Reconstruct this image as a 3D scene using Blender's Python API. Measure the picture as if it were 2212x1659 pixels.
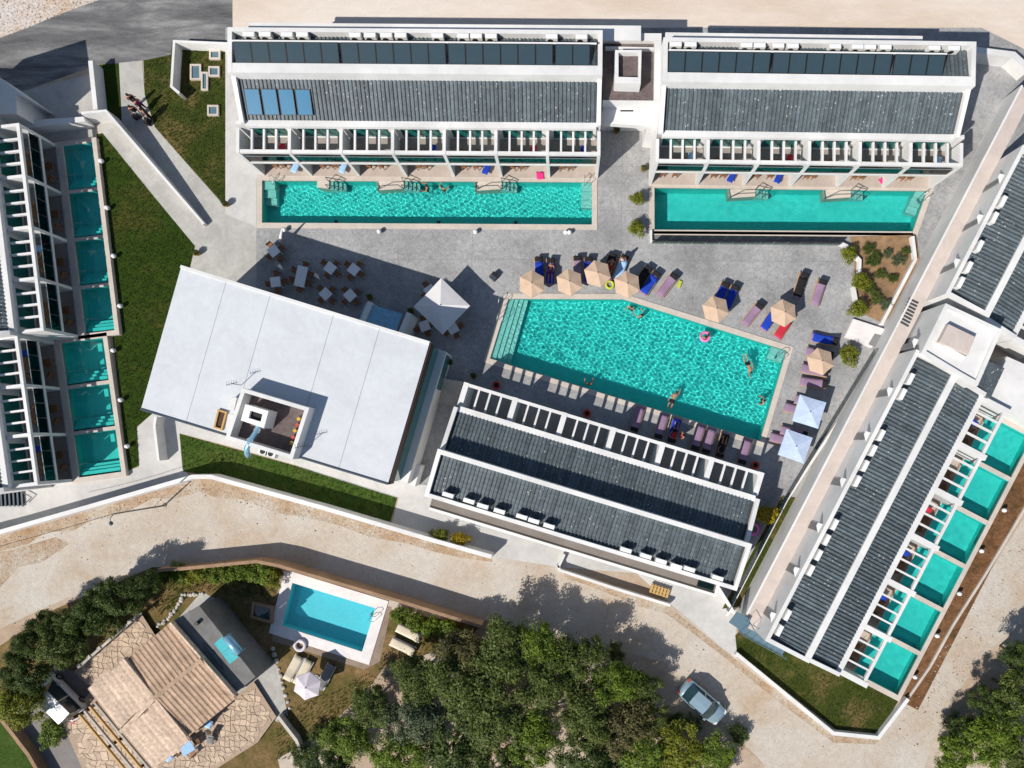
import bpy, bmesh, math, random
import numpy as np
from mathutils import Vector, Matrix
from mathutils.geometry import tessellate_polygon

for o in list(bpy.data.objects): bpy.data.objects.remove(o)
sc = bpy.context.scene
C = sc.collection
R = math.radians
rnd = random.Random(7)

# ------------------------------------------------------------------ survey frame
# plan position of a point at height h seen at survey coordinates (u, v); the drone hangs over (NU, NV)
S, H, NU, NV = 26.0, 57.0, 1225.0, 950.0
def W(u, v, h=0.0):
    k = (H - h) / H / S
    return ((u - NU) * k, (NV - v) * k, h)
def W2(u, v, h=0.0): return W(u, v, h)[:2]
def poly(pts, h=0.0): return [W2(u, v, h) for u, v in pts]

# ------------------------------------------------------------------ camera
cd = bpy.data.cameras.new('camera'); cam = bpy.data.objects.new('camera', cd); C.objects.link(cam)
cam.location = (0, 0, H); cam.rotation_euler = (0, 0, 0)
cd.sensor_width = 36.0; cd.lens = 36.0 * S * H / 2212.0
cd.shift_x = (1106.0 - NU) / 2212.0; cd.shift_y = (NV - 829.5) / 2212.0
cd.clip_end = 6000.0; cd.clip_start = 1.0
sc.camera = cam

# ------------------------------------------------------------------ sky, sun, exposure
SUN = Vector((-.75, -.69, 1.0)).normalized()
wd = bpy.data.worlds.new('World'); sc.world = wd; wd.use_nodes = True
sky = wd.node_tree.nodes.new('ShaderNodeTexSky'); sky.sky_type = 'NISHITA'; sky.sun_disc = False
sky.sun_elevation = math.asin(SUN.z); sky.sun_rotation = math.atan2(SUN.x, SUN.y)
sky.air_density = 1.0; sky.dust_density = 0.6; sky.ozone_density = 1.2
bg = wd.node_tree.nodes['Background']; bg.inputs[1].default_value = 0.08
wd.node_tree.links.new(sky.outputs[0], bg.inputs[0])
sl = bpy.data.lights.new('sun', 'SUN'); sl.energy = 4.5; sl.angle = R(0.5); sl.color = (1.0, .95, .88)
sun = bpy.data.objects.new('sun', sl); C.objects.link(sun); sun.rotation_euler = SUN.to_track_quat('Z', 'Y').to_euler()
sl.cycles.is_caustics_light = True
sc.view_settings.view_transform = 'Standard'; sc.view_settings.look = 'None'
sc.view_settings.exposure = 0.18; sc.view_settings.gamma = 1.0
sc.render.engine = 'CYCLES'
sc.cycles.use_denoising = True
sc.cycles.max_bounces = 8; sc.cycles.diffuse_bounces = 3; sc.cycles.glossy_bounces = 3
sc.cycles.transmission_bounces = 6; sc.cycles.transparent_max_bounces = 8
sc.cycles.sample_clamp_indirect = 6.0

# ------------------------------------------------------------------ materials
M = {}
def nd(nt, t, **k):
    n = nt.nodes.new(t)
    for a, b in k.items(): setattr(n, a, b)
    return n
def noise(nt, scale, detail=4, rough=.6, coord=None, dist=0.0):
    n = nd(nt, 'ShaderNodeTexNoise'); n.inputs['Scale'].default_value = scale
    n.inputs['Detail'].default_value = detail; n.inputs['Roughness'].default_value = rough
    n.inputs['Distortion'].default_value = dist
    nt.links.new(coord, n.inputs['Vector']); return n
def ramp(nt, src, stops):
    r = nd(nt, 'ShaderNodeValToRGB'); e = r.color_ramp.elements
    while len(e) < len(stops): e.new(.5)
    for k, (p, c) in enumerate(stops):
        e[k].position = p; e[k].color = (*c, 1) if len(c) == 3 else c
    nt.links.new(src, r.inputs[0]); return r
def mixc(nt, a, b, fac, mode='MIX'):
    m = nd(nt, 'ShaderNodeMix', data_type='RGBA', blend_type=mode)
    for s, v in ((m.inputs[6], a), (m.inputs[7], b), (m.inputs[0], fac)):
        if hasattr(v, 'links'): nt.links.new(v, s)
        elif isinstance(v, tuple): s.default_value = (*v[:3], 1)
        else: s.default_value = v
    return m.outputs[2]
def base(name, rough=.8, spec=.3):
    m = bpy.data.materials.new(name); m.use_nodes = True; nt = m.node_tree
    b = nt.nodes['Principled BSDF']; b.inputs['Roughness'].default_value = rough
    b.inputs['Specular IOR Level'].default_value = spec
    g = nd(nt, 'ShaderNodeNewGeometry'); M[name] = m
    return m, nt, b, g
def mul(c, k): return tuple(min(1, max(0, x * k)) for x in c)
def mat(name, col, rough=.75, var=.12, scale=2.0, stain=.0, bump=0.0, bscale=20, metal=0.0, spec=.3, isl=0.0, obj=0.0, col2=None):
    m, nt, b, g = base(name, rough, spec)
    n1 = noise(nt, scale, 5, .65, g.outputs['Position'])
    c = ramp(nt, n1.outputs[0], [(.25, mul(col, 1 - var)), (.75, mul(col2 or col, 1 + var))]).outputs[0]
    if stain:
        n2 = noise(nt, scale * .17, 6, .7, g.outputs['Position'], .6)
        c = mixc(nt, c, ramp(nt, n2.outputs[0], [(.35, (1 - stain,) * 3), (.6, (1, 1, 1))]).outputs[0], 1.0, 'MULTIPLY')
    if isl or obj:
        if obj:
            s = nd(nt, 'ShaderNodeObjectInfo').outputs['Random']; k = obj
        else: s = g.outputs['Random Per Island']; k = isl
        c = mixc(nt, c, ramp(nt, s, [(0, (1 - k,) * 3), (1, (1.0,) * 3)]).outputs[0], 1.0, 'MULTIPLY')
    nt.links.new(c, b.inputs['Base Color']); b.inputs['Metallic'].default_value = metal
    if bump:
        n3 = noise(nt, bscale, 4, .6, g.outputs['Position']); bp = nd(nt, 'ShaderNodeBump')
        bp.inputs['Strength'].default_value = bump; bp.inputs['Distance'].default_value = .03
        nt.links.new(n3.outputs[0], bp.inputs['Height']); nt.links.new(bp.outputs[0], b.inputs['Normal'])
    return m

mat('white', (.75, .74, .72), .65, .05, 1.1, stain=.17, bump=.05, bscale=30)
mat('white_paint', (.80, .80, .79), .5, .03, 1.5, stain=.05)
mat('membrane', (.615, .635, .655), .5, .05, 2.5, stain=.09, bump=.04, bscale=6)
mat('tile_slate', (.112, .142, .158), .42, .22, 9, bump=.15, bscale=60, obj=.32, col2=(.14, .172, .188), stain=.35)
def lichen(m):
    nt = m.node_tree; b = nt.nodes['Principled BSDF']; src = b.inputs['Base Color'].links[0].from_socket; g = [n for n in nt.nodes if n.type == 'NEW_GEOMETRY'][0]
    v = nd(nt, 'ShaderNodeTexVoronoi'); v.inputs['Scale'].default_value = 3.2; v.inputs['Randomness'].default_value = 1.0; nt.links.new(g.outputs['Position'], v.inputs['Vector'])
    n = noise(nt, .5, 4, .7, g.outputs['Position']); a = ramp(nt, v.outputs['Distance'], [(.11, (1,) * 3), (.20, (0,) * 3)]); c = ramp(nt, n.outputs[0], [(.44, (0,) * 3), (.58, (1,) * 3)])
    f = mixc(nt, a.outputs[0], c.outputs[0], 1.0, 'MULTIPLY'); nt.links.new(mixc(nt, src, (.5, .5, .48), f), b.inputs['Base Color'])
lichen(M['tile_slate'])
mat('roof_deck', (.05, .055, .06), .9)
mat('concrete_dark', (.20, .195, .185), .9, .15, 2, stain=.3, bump=.2)
mat('well_glass', (.10, .17, .21), .25, .1, 3)
mat('terracotta', (.53, .365, .25), .85, .28, 5, stain=.35, bump=.3, bscale=40, obj=.2)
mat('terracotta_pale', (.66, .485, .36), .85, .26, 4, stain=.26, bump=.3, bscale=40, obj=.15, col2=(.75, .58, .44))  # pinker, paler terracotta; sunlit look of the left roof put into the colour
mat('gravel', (.16, .125, .12), .95, .45, 14, stain=.35, bump=.5, bscale=40)
mat('trough', (.20, .175, .155), .9, .12, 1.2, stain=.15)
mat('concrete', (.46, .445, .41), .85, .10, 3, stain=.22, bump=.12, bscale=25)
mat('concrete_pale', (.56, .545, .52), .85, .08, 2, stain=.16, bump=.1, bscale=25)
mat('gallery', (.58, .50, .45), .8, .05, 4, stain=.12, bump=.1)
mat('coping', (.58, .51, .44), .7, .07, 3, stain=.15)
mat('coping_white', (.78, .74, .72), .7, .05, 3, stain=.15)
mat('sand_tile', (.50, .42, .36), .8, .08, 4, stain=.15)
mat('balcony_tile', (.33, .29, .26), .8, .08, 4, stain=.15)
mat('grey_tile', (.22, .20, .19), .8, .08, 4, stain=.15)
mat('wood', (.25, .115, .05), .6, .25, 12)
mat('wood_pale', (.52, .33, .12), .6, .15, 9)
mat('wood_dark', (.07, .035, .022), .6, .25, 9)
mat('dark_brown', (.055, .03, .022), .6, .15, 3)
mat('cushion_mauve', (.29, .19, .285), .9, .10, 9, stain=.12, bump=.1)
mat('cushion_black', (.015, .014, .014), .9, .2, 9)
mat('cushion_cream', (.66, .58, .44), .9, .07, 6, stain=.1)
mat('cushion_grey', (.22, .22, .22), .9, .1, 6)
mat('towel_blue', (.012, .05, .40), .95, .25, 14, bump=.3)
mat('towel_red', (.50, .03, .05), .95, .2, 14, bump=.3)
mat('towel_pink', (.75, .04, .22), .95, .15, 14, bump=.3)
mat('towel_light', (.35, .55, .80), .95, .2, 9, bump=.3)
mat('towel_white', (.75, .75, .74), .95, .1, 9, bump=.3)
mat('parasol_beige', (.58, .42, .30), .9, .05, 5, stain=.08)
mat('parasol_white', (.74, .72, .71), .9, .04, 3, stain=.07)
mat('parasol_pale', (.66, .60, .64), .9, .05, 5)
mat('parasol_blue', (.50, .60, .78), .85, .14, 7, stain=.12, bump=.3, bscale=8)
mat('black_metal', (.02, .02, .022), .45, .1, 9)
mat('dark_metal', (.10, .12, .135), .4, .15, 5, metal=.6)
mat('stair_steel', (.13, .21, .26), .45, .15, 5, metal=.2)
mat('steel', (.55, .57, .58), .3, .08, 5, metal=.8)
mat('duct_blue', (.25, .48, .62), .3, .2, 4, metal=.4)
mat('ac_white', (.70, .69, .66), .5, .06, 5, stain=.1)
mat('table_white', (.78, .79, .80), .45, .03, 4)
mat('soil', (.33, .205, .11), .95, .3, 1.6, stain=.45, bump=.5, bscale=18)
mat('stone', (.66, .51, .38), .9, .25, 6, stain=.2, bump=.5, bscale=25, obj=.28)
mat('stone_white', (.55, .52, .47), .9, .2, 6, bump=.4, obj=.25)
mat('grout', (.40, .30, .22), .95, .2, 6)
mat('paver_brown', (.33, .25, .19), .9, .15, 5, stain=.25, obj=.12)
mat('wall_brown', (.36, .23, .14), .9, .15, 3, stain=.3)
mat('bark', (.10, .07, .05), .95, .3, 9)
mat('skin', (.42, .20, .12), .6, .08, 9)
mat('hair', (.03, .018, .012), .7, .2, 9)
mat('cloth_black', (.012, .012, .015), .9, .2, 9)
mat('cloth_red', (.45, .03, .03), .9, .2, 9)
mat('cloth_white', (.7, .7, .7), .9, .1, 9)
mat('cloth_purple', (.20, .02, .13), .9, .2, 9)
mat('red_plastic', (.50, .06, .03), .5, .1, 4)
mat('pink_plastic', (.80, .20, .50), .35, .08, 3)
mat('lime_plastic', (.50, .55, .05), .4, .1, 3)
mat('teal_plastic', (.02, .32, .36), .4, .2, 3)
mat('yellow_plastic', (.60, .38, .03), .5, .15, 9)
mat('pot', (.32, .19, .05), .7, .15, 6)
mat('tyre', (.015, .015, .015), .8, .1, 5)
mat('plastic_white', (.82, .82, .82), .4, .02, 3)
def glassy(name, col, rough=.08, spec=.6, metal=0.0, coat=0.0):
    m = mat(name, col, rough, .06, 1.5, spec=spec, metal=metal); m.node_tree.nodes['Principled BSDF'].inputs['Coat Weight'].default_value = coat; return m
glassy('window_glass', (.012, .135, .12), .06, .7)
glassy('solar_dark', (.035, .062, .078), .22, .5)
glassy('solar_blue', (.018, .15, .28), .35, .25)
glassy('car_glass', (.02, .05, .06), .05, .8)
glassy('car_paint', (.36, .50, .57), .30, .5, .45, .6)
glassy('car_white', (.78, .79, .80), .3, .5, 0, .5)
def clear_glass(name, tint):
    m = bpy.data.materials.new(name); m.use_nodes = True; nt = m.node_tree; M[name] = m
    nt.nodes.remove(nt.nodes['Principled BSDF']); out = nt.nodes['Material Output']
    t = nd(nt, 'ShaderNodeBsdfTransparent'); t.inputs[0].default_value = (*tint, 1)
    g = nd(nt, 'ShaderNodeBsdfGlossy'); g.inputs['Roughness'].default_value = .03
    f = nd(nt, 'ShaderNodeFresnel'); f.inputs[0].default_value = 1.45
    x = nd(nt, 'ShaderNodeMixShader'); nt.links.new(f.outputs[0], x.inputs[0])
    nt.links.new(t.outputs[0], x.inputs[1]); nt.links.new(g.outputs[0], x.inputs[2]); nt.links.new(x.outputs[0], out.inputs[0])
clear_glass('rail_glass', (.62, .80, .76))
def water(name, tint):
    m, nt, b, g = base(name, 0.0, .5); b.inputs['Base Color'].default_value = (*tint, 1)
    b.inputs['Transmission Weight'].default_value = 1.0; b.inputs['IOR'].default_value = 1.33
water('water_teal', (.56, .97, .95)); water('water_blue', (.66, .97, 1.0))
def mosaic(name, col, col2):
    m, nt, b, g = base(name, .5, .3)
    n = noise(nt, 2.2, 4, .6, g.outputs['Position']); n2 = nd(nt, 'ShaderNodeTexVoronoi'); n2.inputs['Scale'].default_value = 14
    nt.links.new(g.outputs['Position'], n2.inputs['Vector'])
    c = ramp(nt, n.outputs[0], [(.3, col), (.7, col2)]).outputs[0]
    c = mixc(nt, c, ramp(nt, n2.outputs['Color'], [(0, (.86,) * 3), (1, (1,) * 3)]).outputs[0], 1.0, 'MULTIPLY')
    nt.links.new(c, b.inputs['Base Color'])
mosaic('basin_teal', (.06, .74, .68), (.10, .82, .75))
mosaic('basin_pale', (.42, .72, .66), (.5, .78, .72))
mosaic('basin_blue', (.16, .82, .92), (.20, .86, .95))

# ground surfaces
def ground_mat(name, cols, s1=.25, s2=2.2, grain=30, gk=.25, bump=.35, streak=None):
    m, nt, b, g = base(name, .95, .15); P = g.outputs['Position']
    src = P
    if streak:
        mp = nd(nt, 'ShaderNodeMapping'); mp.inputs['Rotation'].default_value = (0, 0, streak[0]); mp.inputs['Scale'].default_value = (streak[1], streak[2], 1)
        nt.links.new(P, mp.inputs['Vector']); src = mp.outputs[0]
    a = noise(nt, s1, 7, .62, src, .4); d = noise(nt, s2, 6, .7, src)
    c = ramp(nt, a.outputs[0], [(.32, cols[0]), (.50, cols[1]), (.66, cols[2])]).outputs[0]
    c = mixc(nt, c, ramp(nt, d.outputs[0], [(.3, (1 - gk,) * 3), (.65, (1.0,) * 3)]).outputs[0], 1.0, 'MULTIPLY')
    e = noise(nt, grain, 3, .7, P)
    c = mixc(nt, c, ramp(nt, e.outputs[0], [(.32, (1 - gk * 1.3,) * 3), (.5, (1.0,) * 3)]).outputs[0], 1.0, 'MULTIPLY')
    nt.links.new(c, b.inputs['Base Color'])
    bp = nd(nt, 'ShaderNodeBump'); bp.inputs['Strength'].default_value = bump; bp.inputs['Distance'].default_value = .06
    f = noise(nt, grain * .5, 5, .7, P); nt.links.new(f.outputs[0], bp.inputs['Height']); nt.links.new(bp.outputs[0], b.inputs['Normal'])
ground_mat('earth', [(.40, .26, .16), (.52, .41, .31), (.60, .52, .44)], .12, 1.6, 12, .22)
ground_mat('sand', [(.60, .48, .36), (.70, .60, .51), (.74, .67, .60)], .07, 1.2, 9, .10, .2, (R(2), .5, 1.6))
ground_mat('dirt_verge', [(.44, .29, .17), (.52, .40, .29), (.58, .51, .42)], .45, 3, 7, .38, .7)
ground_mat('grass_mixed', [(.045, .062, .009), (.062, .080, .012), (.21, .15, .055)], .26, 3.5, 16, .5, .9)
ground_mat('dirt_road', [(.50, .385, .28), (.56, .49, .41), (.60, .55, .485)], .22, 2.2, 9, .18, .5)
ground_mat('rubble', [(.58, .40, .24), (.68, .59, .52), (.72, .66, .63)], .3, 3, 6, .35, .5)
ground_mat('asphalt', [(.11, .108, .11), (.20, .20, .20), (.36, .352, .34)], .40, 2.0, 14, .32, .3, (R(-18), .35, 1.8))
ground_mat('grass', [(.028, .060, .004), (.038, .072, .006), (.085, .085, .016)], .30, 3.5, 16, .5, .9, (R(20), .6, 1.3))
ground_mat('grass_dry', [(.10, .105, .022), (.22, .155, .06), (.33, .21, .10)], .35, 2.5, 20, .45, .8)
ground_mat('grass_lush', [(.05, .10, .012), (.065, .12, .018), (.09, .13, .025)], .4, 3, 22, .5, .9)
ground_mat('verge', [(.13, .075, .03), (.24, .12, .055), (.30, .16, .08)], .5, 2.5, 14, .5, .8)
def stamped(name):
    m, nt, b, g = base(name, .8, .3); P = g.outputs['Position']
    v = nd(nt, 'ShaderNodeTexVoronoi', feature='DISTANCE_TO_EDGE'); v.inputs['Scale'].default_value = 2.0
    a = noise(nt, 3.2, 8, .75, P, 1.2); d = noise(nt, .22, 4, .6, P); e = noise(nt, 12, 5, .8, P, .8)
    c = ramp(nt, a.outputs[0], [(.32, (.26, .26, .262)), (.52, (.395, .393, .39)), (.72, (.51, .505, .50))]).outputs[0]
    c = mixc(nt, c, ramp(nt, d.outputs[0], [(.36, (.70,) * 3), (.58, (1.0,) * 3)]).outputs[0], 1.0, 'MULTIPLY')
    c = mixc(nt, c, ramp(nt, e.outputs[0], [(.38, (.78,) * 3), (.55, (1.0,) * 3)]).outputs[0], 1.0, 'MULTIPLY')
    nt.links.new(c, b.inputs['Base Color'])
    bp = nd(nt, 'ShaderNodeBump'); bp.inputs['Strength'].default_value = .35; bp.inputs['Distance'].default_value = .03
    nt.links.new(e.outputs[0], bp.inputs['Height']); nt.links.new(bp.outputs[0], b.inputs['Normal'])
stamped('stamped')
def leaf(name, dark, mid, light):
    m, nt, b, g = base(name, .55, .25)
    n = noise(nt, .9, 3, .6, g.outputs['Position'])
    c = ramp(nt, g.outputs['Random Per Island'], [(0, dark), (.5, mid), (1, light)]).outputs[0]
    c = mixc(nt, c, ramp(nt, n.outputs[0], [(.35, (.72,) * 3), (.65, (1.0,) * 3)]).outputs[0], 1.0, 'MULTIPLY')
    nt.links.new(c, b.inputs['Base Color'])
    tr = nd(nt, 'ShaderNodeBsdfTranslucent'); nt.links.new(c, tr.inputs[0])
    x = nd(nt, 'ShaderNodeMixShader'); x.inputs[0].default_value = .25
    nt.links.new(b.outputs[0], x.inputs[1]); nt.links.new(tr.outputs[0], x.inputs[2]); nt.links.new(x.outputs[0], nt.nodes['Material Output'].inputs[0])
leaf('leaf_olive', (.045, .068, .012), (.095, .135, .024), (.20, .24, .055))
leaf('leaf_dark', (.034, .058, .011), (.07, .11, .020), (.14, .19, .04))
leaf('leaf_green', (.055, .10, .008), (.13, .20, .016), (.26, .34, .04))
leaf('leaf_dry', (.06, .062, .018), (.13, .125, .038), (.26, .22, .09))
leaf('leaf_lime', (.09, .11, .008), (.19, .22, .014), (.33, .34, .035))
leaf('leaf_yellow', (.25, .17, .006), (.42, .31, .01), (.60, .46, .03))
leaf('leaf_grey', (.055, .075, .035), (.11, .14, .07), (.20, .24, .13))

# ------------------------------------------------------------------ mesh helpers
class MB:
    def __init__(s): s.v = []; s.f = []; s.mi = []; s.m = 0
    def quadmesh(s, vs, fs):
        n = len(s.v); s.v += [tuple(p) for p in vs]
        for f in fs: s.f.append(tuple(i + n for i in f)); s.mi.append(s.m)
        return s
    def box(s, x0, x1, y0, y1, z0, z1):
        vs = [(x0,y0,z0),(x1,y0,z0),(x1,y1,z0),(x0,y1,z0),(x0,y0,z1),(x1,y0,z1),(x1,y1,z1),(x0,y1,z1)]
        return s.quadmesh(vs, [(3,2,1,0),(4,5,6,7),(0,1,5,4),(1,2,6,5),(2,3,7,6),(3,0,4,7)])
    def bar(s, a, b, w, h):            # box beam from a to b (centre of its top), width w, height h below
        a = Vector(a); b = Vector(b); d = (b - a); d.z = 0; d.normalize(); n = Vector((-d.y, d.x, 0)) * (w / 2); k = Vector((0, 0, h))
        vs = [a - n - k, a + n - k, b + n - k, b - n - k, a - n, a + n, b + n, b - n]
        return s.quadmesh(vs, [(0,1,2,3),(7,6,5,4),(4,5,1,0),(5,6,2,1),(6,7,3,2),(7,4,0,3)])
    def prism(s, pts, z0, z1, holes=()):
        # pts counter-clockwise or not; caps triangulated, sides closed
        loops = [list(pts)] + [list(h) for h in holes]
        tris = tessellate_polygon([[Vector((p[0], p[1], 0)) for p in l] for l in loops])
        flat = [p for l in loops for p in l]; n = len(flat)
        zt = z1 if callable(z1) else (lambda x, y: z1)
        zb = z0 if callable(z0) else (lambda x, y: z0)
        vs = [(p[0], p[1], zt(p[0], p[1])) for p in flat] + [(p[0], p[1], zb(p[0], p[1])) for p in flat]
        fs = []
        for t in tris:
            a, b, c = (Vector(flat[i][:2]) for i in t)
            t = t if (b - a).cross(c - a) > 0 else (t[0], t[2], t[1])
            fs.append(tuple(t)); fs.append(tuple(i + n for i in (t[0], t[2], t[1])))
        k = 0
        for li, l in enumerate(loops):
            ar = sum(l[i][0] * l[(i + 1) % len(l)][1] - l[(i + 1) % len(l)][0] * l[i][1] for i in range(len(l)))
            for i in range(len(l)):
                a, b = k + i, k + (i + 1) % len(l)
                q = (a, a + n, b + n, b)
                if (ar > 0) == (li > 0): q = q
                else: q = q[::-1]
                fs.append(q)
            k += len(l)
        return s.quadmesh(vs, fs)
    def flat(s, pts, z, holes=()):
        loops = [list(pts)] + [list(h) for h in holes]
        tris = tessellate_polygon([[Vector((p[0], p[1], 0)) for p in l] for l in loops])
        f = [p for l in loops for p in l]; out = []
        for t in tris:
            a, b, c = (Vector(f[i][:2]) for i in t)
            out.append(tuple(t) if (b - a).cross(c - a) > 0 else (t[0], t[2], t[1]))
        return s.quadmesh([(p[0], p[1], z) for p in f], out)
    def tube(s, pts, r, n=6, close=False):
        pts = [Vector(p) for p in pts]; m = len(pts); rs = r if isinstance(r, (list, tuple)) else [r] * m
        vs = []
        for i, p in enumerate(pts):
            d = (pts[min(i + 1, m - 1)] - pts[max(i - 1, 0)]) if not close else (pts[(i + 1) % m] - pts[i - 1])
            d.normalize(); a = d.cross(Vector((0, 0, 1)))
            if a.length < 1e-3: a = Vector((1, 0, 0))
            a.normalize(); b = a.cross(d)
            for j in range(n):
                t = 2 * math.pi * j / n; vs.append(p + (a * math.cos(t) + b * math.sin(t)) * rs[i])
        fs = []
        for i in range(m if close else m - 1):
            for j in range(n):
                i2 = (i + 1) % m; fs.append((i * n + j, i * n + (j + 1) % n, i2 * n + (j + 1) % n, i2 * n + j))
        if not close:
            fs.append(tuple(range(n))[::-1]); fs.append(tuple((m - 1) * n + j for j in range(n)))
        return s.quadmesh(vs, fs)
    def lathe(s, prof, n=12, c=(0, 0, 0)):
        vs = []; fs = []; m = len(prof)
        for r, z in prof:
            for j in range(n):
                t = 2 * math.pi * j / n; vs.append((c[0] + r * math.cos(t), c[1] + r * math.sin(t), c[2] + z))
        for i in range(m - 1):
            for j in range(n): fs.append((i * n + j, i * n + (j + 1) % n, (i + 1) * n + (j + 1) % n, (i + 1) * n + j))
        fs.append(tuple(range(n))[::-1]); fs.append(tuple((m - 1) * n + j for j in range(n)))
        return s.quadmesh(vs, fs)
    def mesh(s, name, mats, smooth=False):
        me = bpy.data.meshes.new(name); me.from_pydata(s.v, [], s.f)
        for m in (mats if isinstance(mats, (list, tuple)) else [mats]): me.materials.append(M[m])
        if any(s.mi): me.polygons.foreach_set('material_index', s.mi)
        if smooth: me.polygons.foreach_set('use_smooth', [True] * len(s.f))
        me.update(); return me
    def build(s, name, mats, parent=None, loc=None, rz=0, smooth=False):
        return put(name, s.mesh(name, mats, smooth), parent, loc, rz)
def put(name, me, parent=None, loc=None, rz=0, scale=None):
    o = bpy.data.objects.new(name, me); C.objects.link(o)
    if parent: o.parent = parent
    if loc is not None: o.location = loc
    if rz: o.rotation_euler = (0, 0, rz)
    if scale is not None: o.scale = scale
    return o
def tag(o, label, cat, group=None, kind=None):
    if label: o['label'] = label
    if cat: o['category'] = cat
    if group: o['group'] = group
    if kind: o['kind'] = kind
    return o
def thing(name, label, cat, loc=(0, 0, 0), rz=0, group=None):
    o = bpy.data.objects.new(name, None); C.objects.link(o); o.location = loc; o.rotation_euler = (0, 0, rz); o.empty_display_size = .3
    return tag(o, label, cat, group)
def copy_tree(o, parent=None):
    c = o.copy(); C.objects.link(c); c.parent = parent
    for ch in o.children: copy_tree(ch, c)
    return c
def struct(o): o['kind'] = 'structure'; return o
ORD = ['first','second','third','fourth','fifth','sixth','seventh','eighth','ninth','tenth','eleventh','twelfth','thirteenth','fourteenth','fifteenth','sixteenth','seventeenth','eighteenth','nineteenth','twentieth','twenty-first','twenty-second']
def inset(pts, d):                      # offset a simple polygon outward by d (counter-clockwise positive area)
    n = len(pts); ar = sum(pts[i][0] * pts[(i + 1) % n][1] - pts[(i + 1) % n][0] * pts[i][1] for i in range(n)); sg = 1 if ar > 0 else -1
    out = []
    for i in range(n):
        a, b, c = Vector(pts[i - 1]), Vector(pts[i]), Vector(pts[(i + 1) % n])
        d1 = (b - a).normalized(); d2 = (c - b).normalized()
        n1 = Vector((d1.y, -d1.x)) * sg; n2 = Vector((d2.y, -d2.x)) * sg
        m = (n1 + n2).normalized(); out.append(tuple(b + m * (d / max(.3, m.dot(n1)))))
    return out
# ------------------------------------------------------------------ building frames
class Frame:
    def __init__(s, u, v, ang, nb, bay, **k):
        s.o = Vector(W2(u, v)); s.a = R(ang); s.nb = nb; s.bay = bay; s.L = nb * bay; s.__dict__.update(k)
    def w(s, x, y): c, n = math.cos(s.a), math.sin(s.a); return (s.o.x + x * c - y * n, s.o.y + x * n + y * c)
    def sub(s, x): f = Frame.__new__(Frame); f.__dict__.update(s.__dict__); f.o = Vector(s.w(x, 0)); return f
TWO = dict(zt=.12, sl=(2.55, 2.78), zp=4.6, ze=4.98, za=6.2, zs=7.2, zb0=6.95, zb1=6.6, zk=7.25, st=.7)
LOW = dict(zt=.12, sl=(1.95, 2.15), zp=4.1, ze=4.6, za=5.5, zs=6.6, zb0=6.3, zb1=6.2, zk=6.6, st=.4)
TL = Frame(571, 380, -.45, 7, 3.94, dE=2.0, dR=4.75, dB=8.0, **TWO)
TR = Frame(1404, 399, -.8, 6, 3.87, dE=1.95, dR=4.8, dB=8.0, **TWO)
LU = Frame(176, 728, 96.8, 4, 3.97, dE=2.0, dR=4.75, dB=8.0, **LOW)
LL = Frame(164, 1037, 97.9, 3, 3.82, dE=2.0, dR=4.75, dB=8.0, **LOW)
RL = Frame(1835, 1451, 62.5, 6, 4.04, dE=2.45, dR=5.6, dB=9.4, zt=.12, sl=None, zp=3.0, ze=3.35, za=3.85, zs=4.95, zb0=4.72, zb1=4.55, zk=5.05, st=.5)
RU = RL.sub(29.6); RU.nb = 3; RU.L = RU.nb * RU.bay
BAR = Frame(1620, 1016, 163.1, 6, 4.01, dE=2.06, dR=5.45, dB=9.2, zt=.05, sl=None, zp=3.5, ze=3.75, za=4.1, zs=5.45, zb0=5.0, zb1=4.75, zk=5.15, st=.36)

def rect(f, x0, x1, y0, y1): return [f.w(x0, y0), f.w(x1, y0), f.w(x1, y1), f.w(x0, y1)]
POOLS = []      # (frame key, basin polygon, coping polygon outer, z, depth, ...)
P_TL = poly([(566, 389.5), (1279, 393), (1279, 486), (566, 482)])
P_TR = poly([(1413, 405), (2003, 412), (1972, 501), (1413, 497)])
P_MAIN = poly([(1098, 645), (1347, 646), (1700, 757), (1642, 953), (1058, 775)])
P_VILLA = poly([(632, 1258), (812, 1313), (783, 1408), (608, 1352)])
def bay_pools(f, d, gap=.16, p0=.05): return [rect(f, i * f.bay + gap, (i + 1) * f.bay - gap, -d, -p0) for i in range(f.nb)]
P_LU = bay_pools(LU, 3.05, .16, .58); P_LL = bay_pools(LL, 4.1, .16, .55); P_RL = bay_pools(RL, 4.15, .2)
ALLP = [P_TL, P_TR, P_MAIN, P_VILLA] + P_LU + P_LL + P_RL
HOLES = [inset(p, .02) for p in (P_TL, P_TR, P_MAIN, P_VILLA)] + [rect(f, .1, f.L - .1, -d - .02, -.03) for f, d in ((LU, 3.05), (LL, 4.1), (RL, 4.15))]
PIT = poly([(1216, 1228), (1373, 1238), (1452, 1293), (1448, 1303), (1210, 1233)])
def pip(p, q):
    c = False; n = len(q)
    for i in range(n):
        a, b = q[i], q[i - 1]
        if (a[1] > p[1]) != (b[1] > p[1]) and p[0] < (b[0] - a[0]) * (p[1] - a[1]) / (b[1] - a[1]) + a[0]: c = not c
    return c
def sheet(name, pts, z, m, kind='structure', label=None, world=False):
    P = pts if world else poly(pts)
    hs = [h for h in HOLES if all(pip(q, P) for q in h)]
    o = MB().flat(P, z, hs).build(name, m); o['kind'] = kind
    return o

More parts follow.
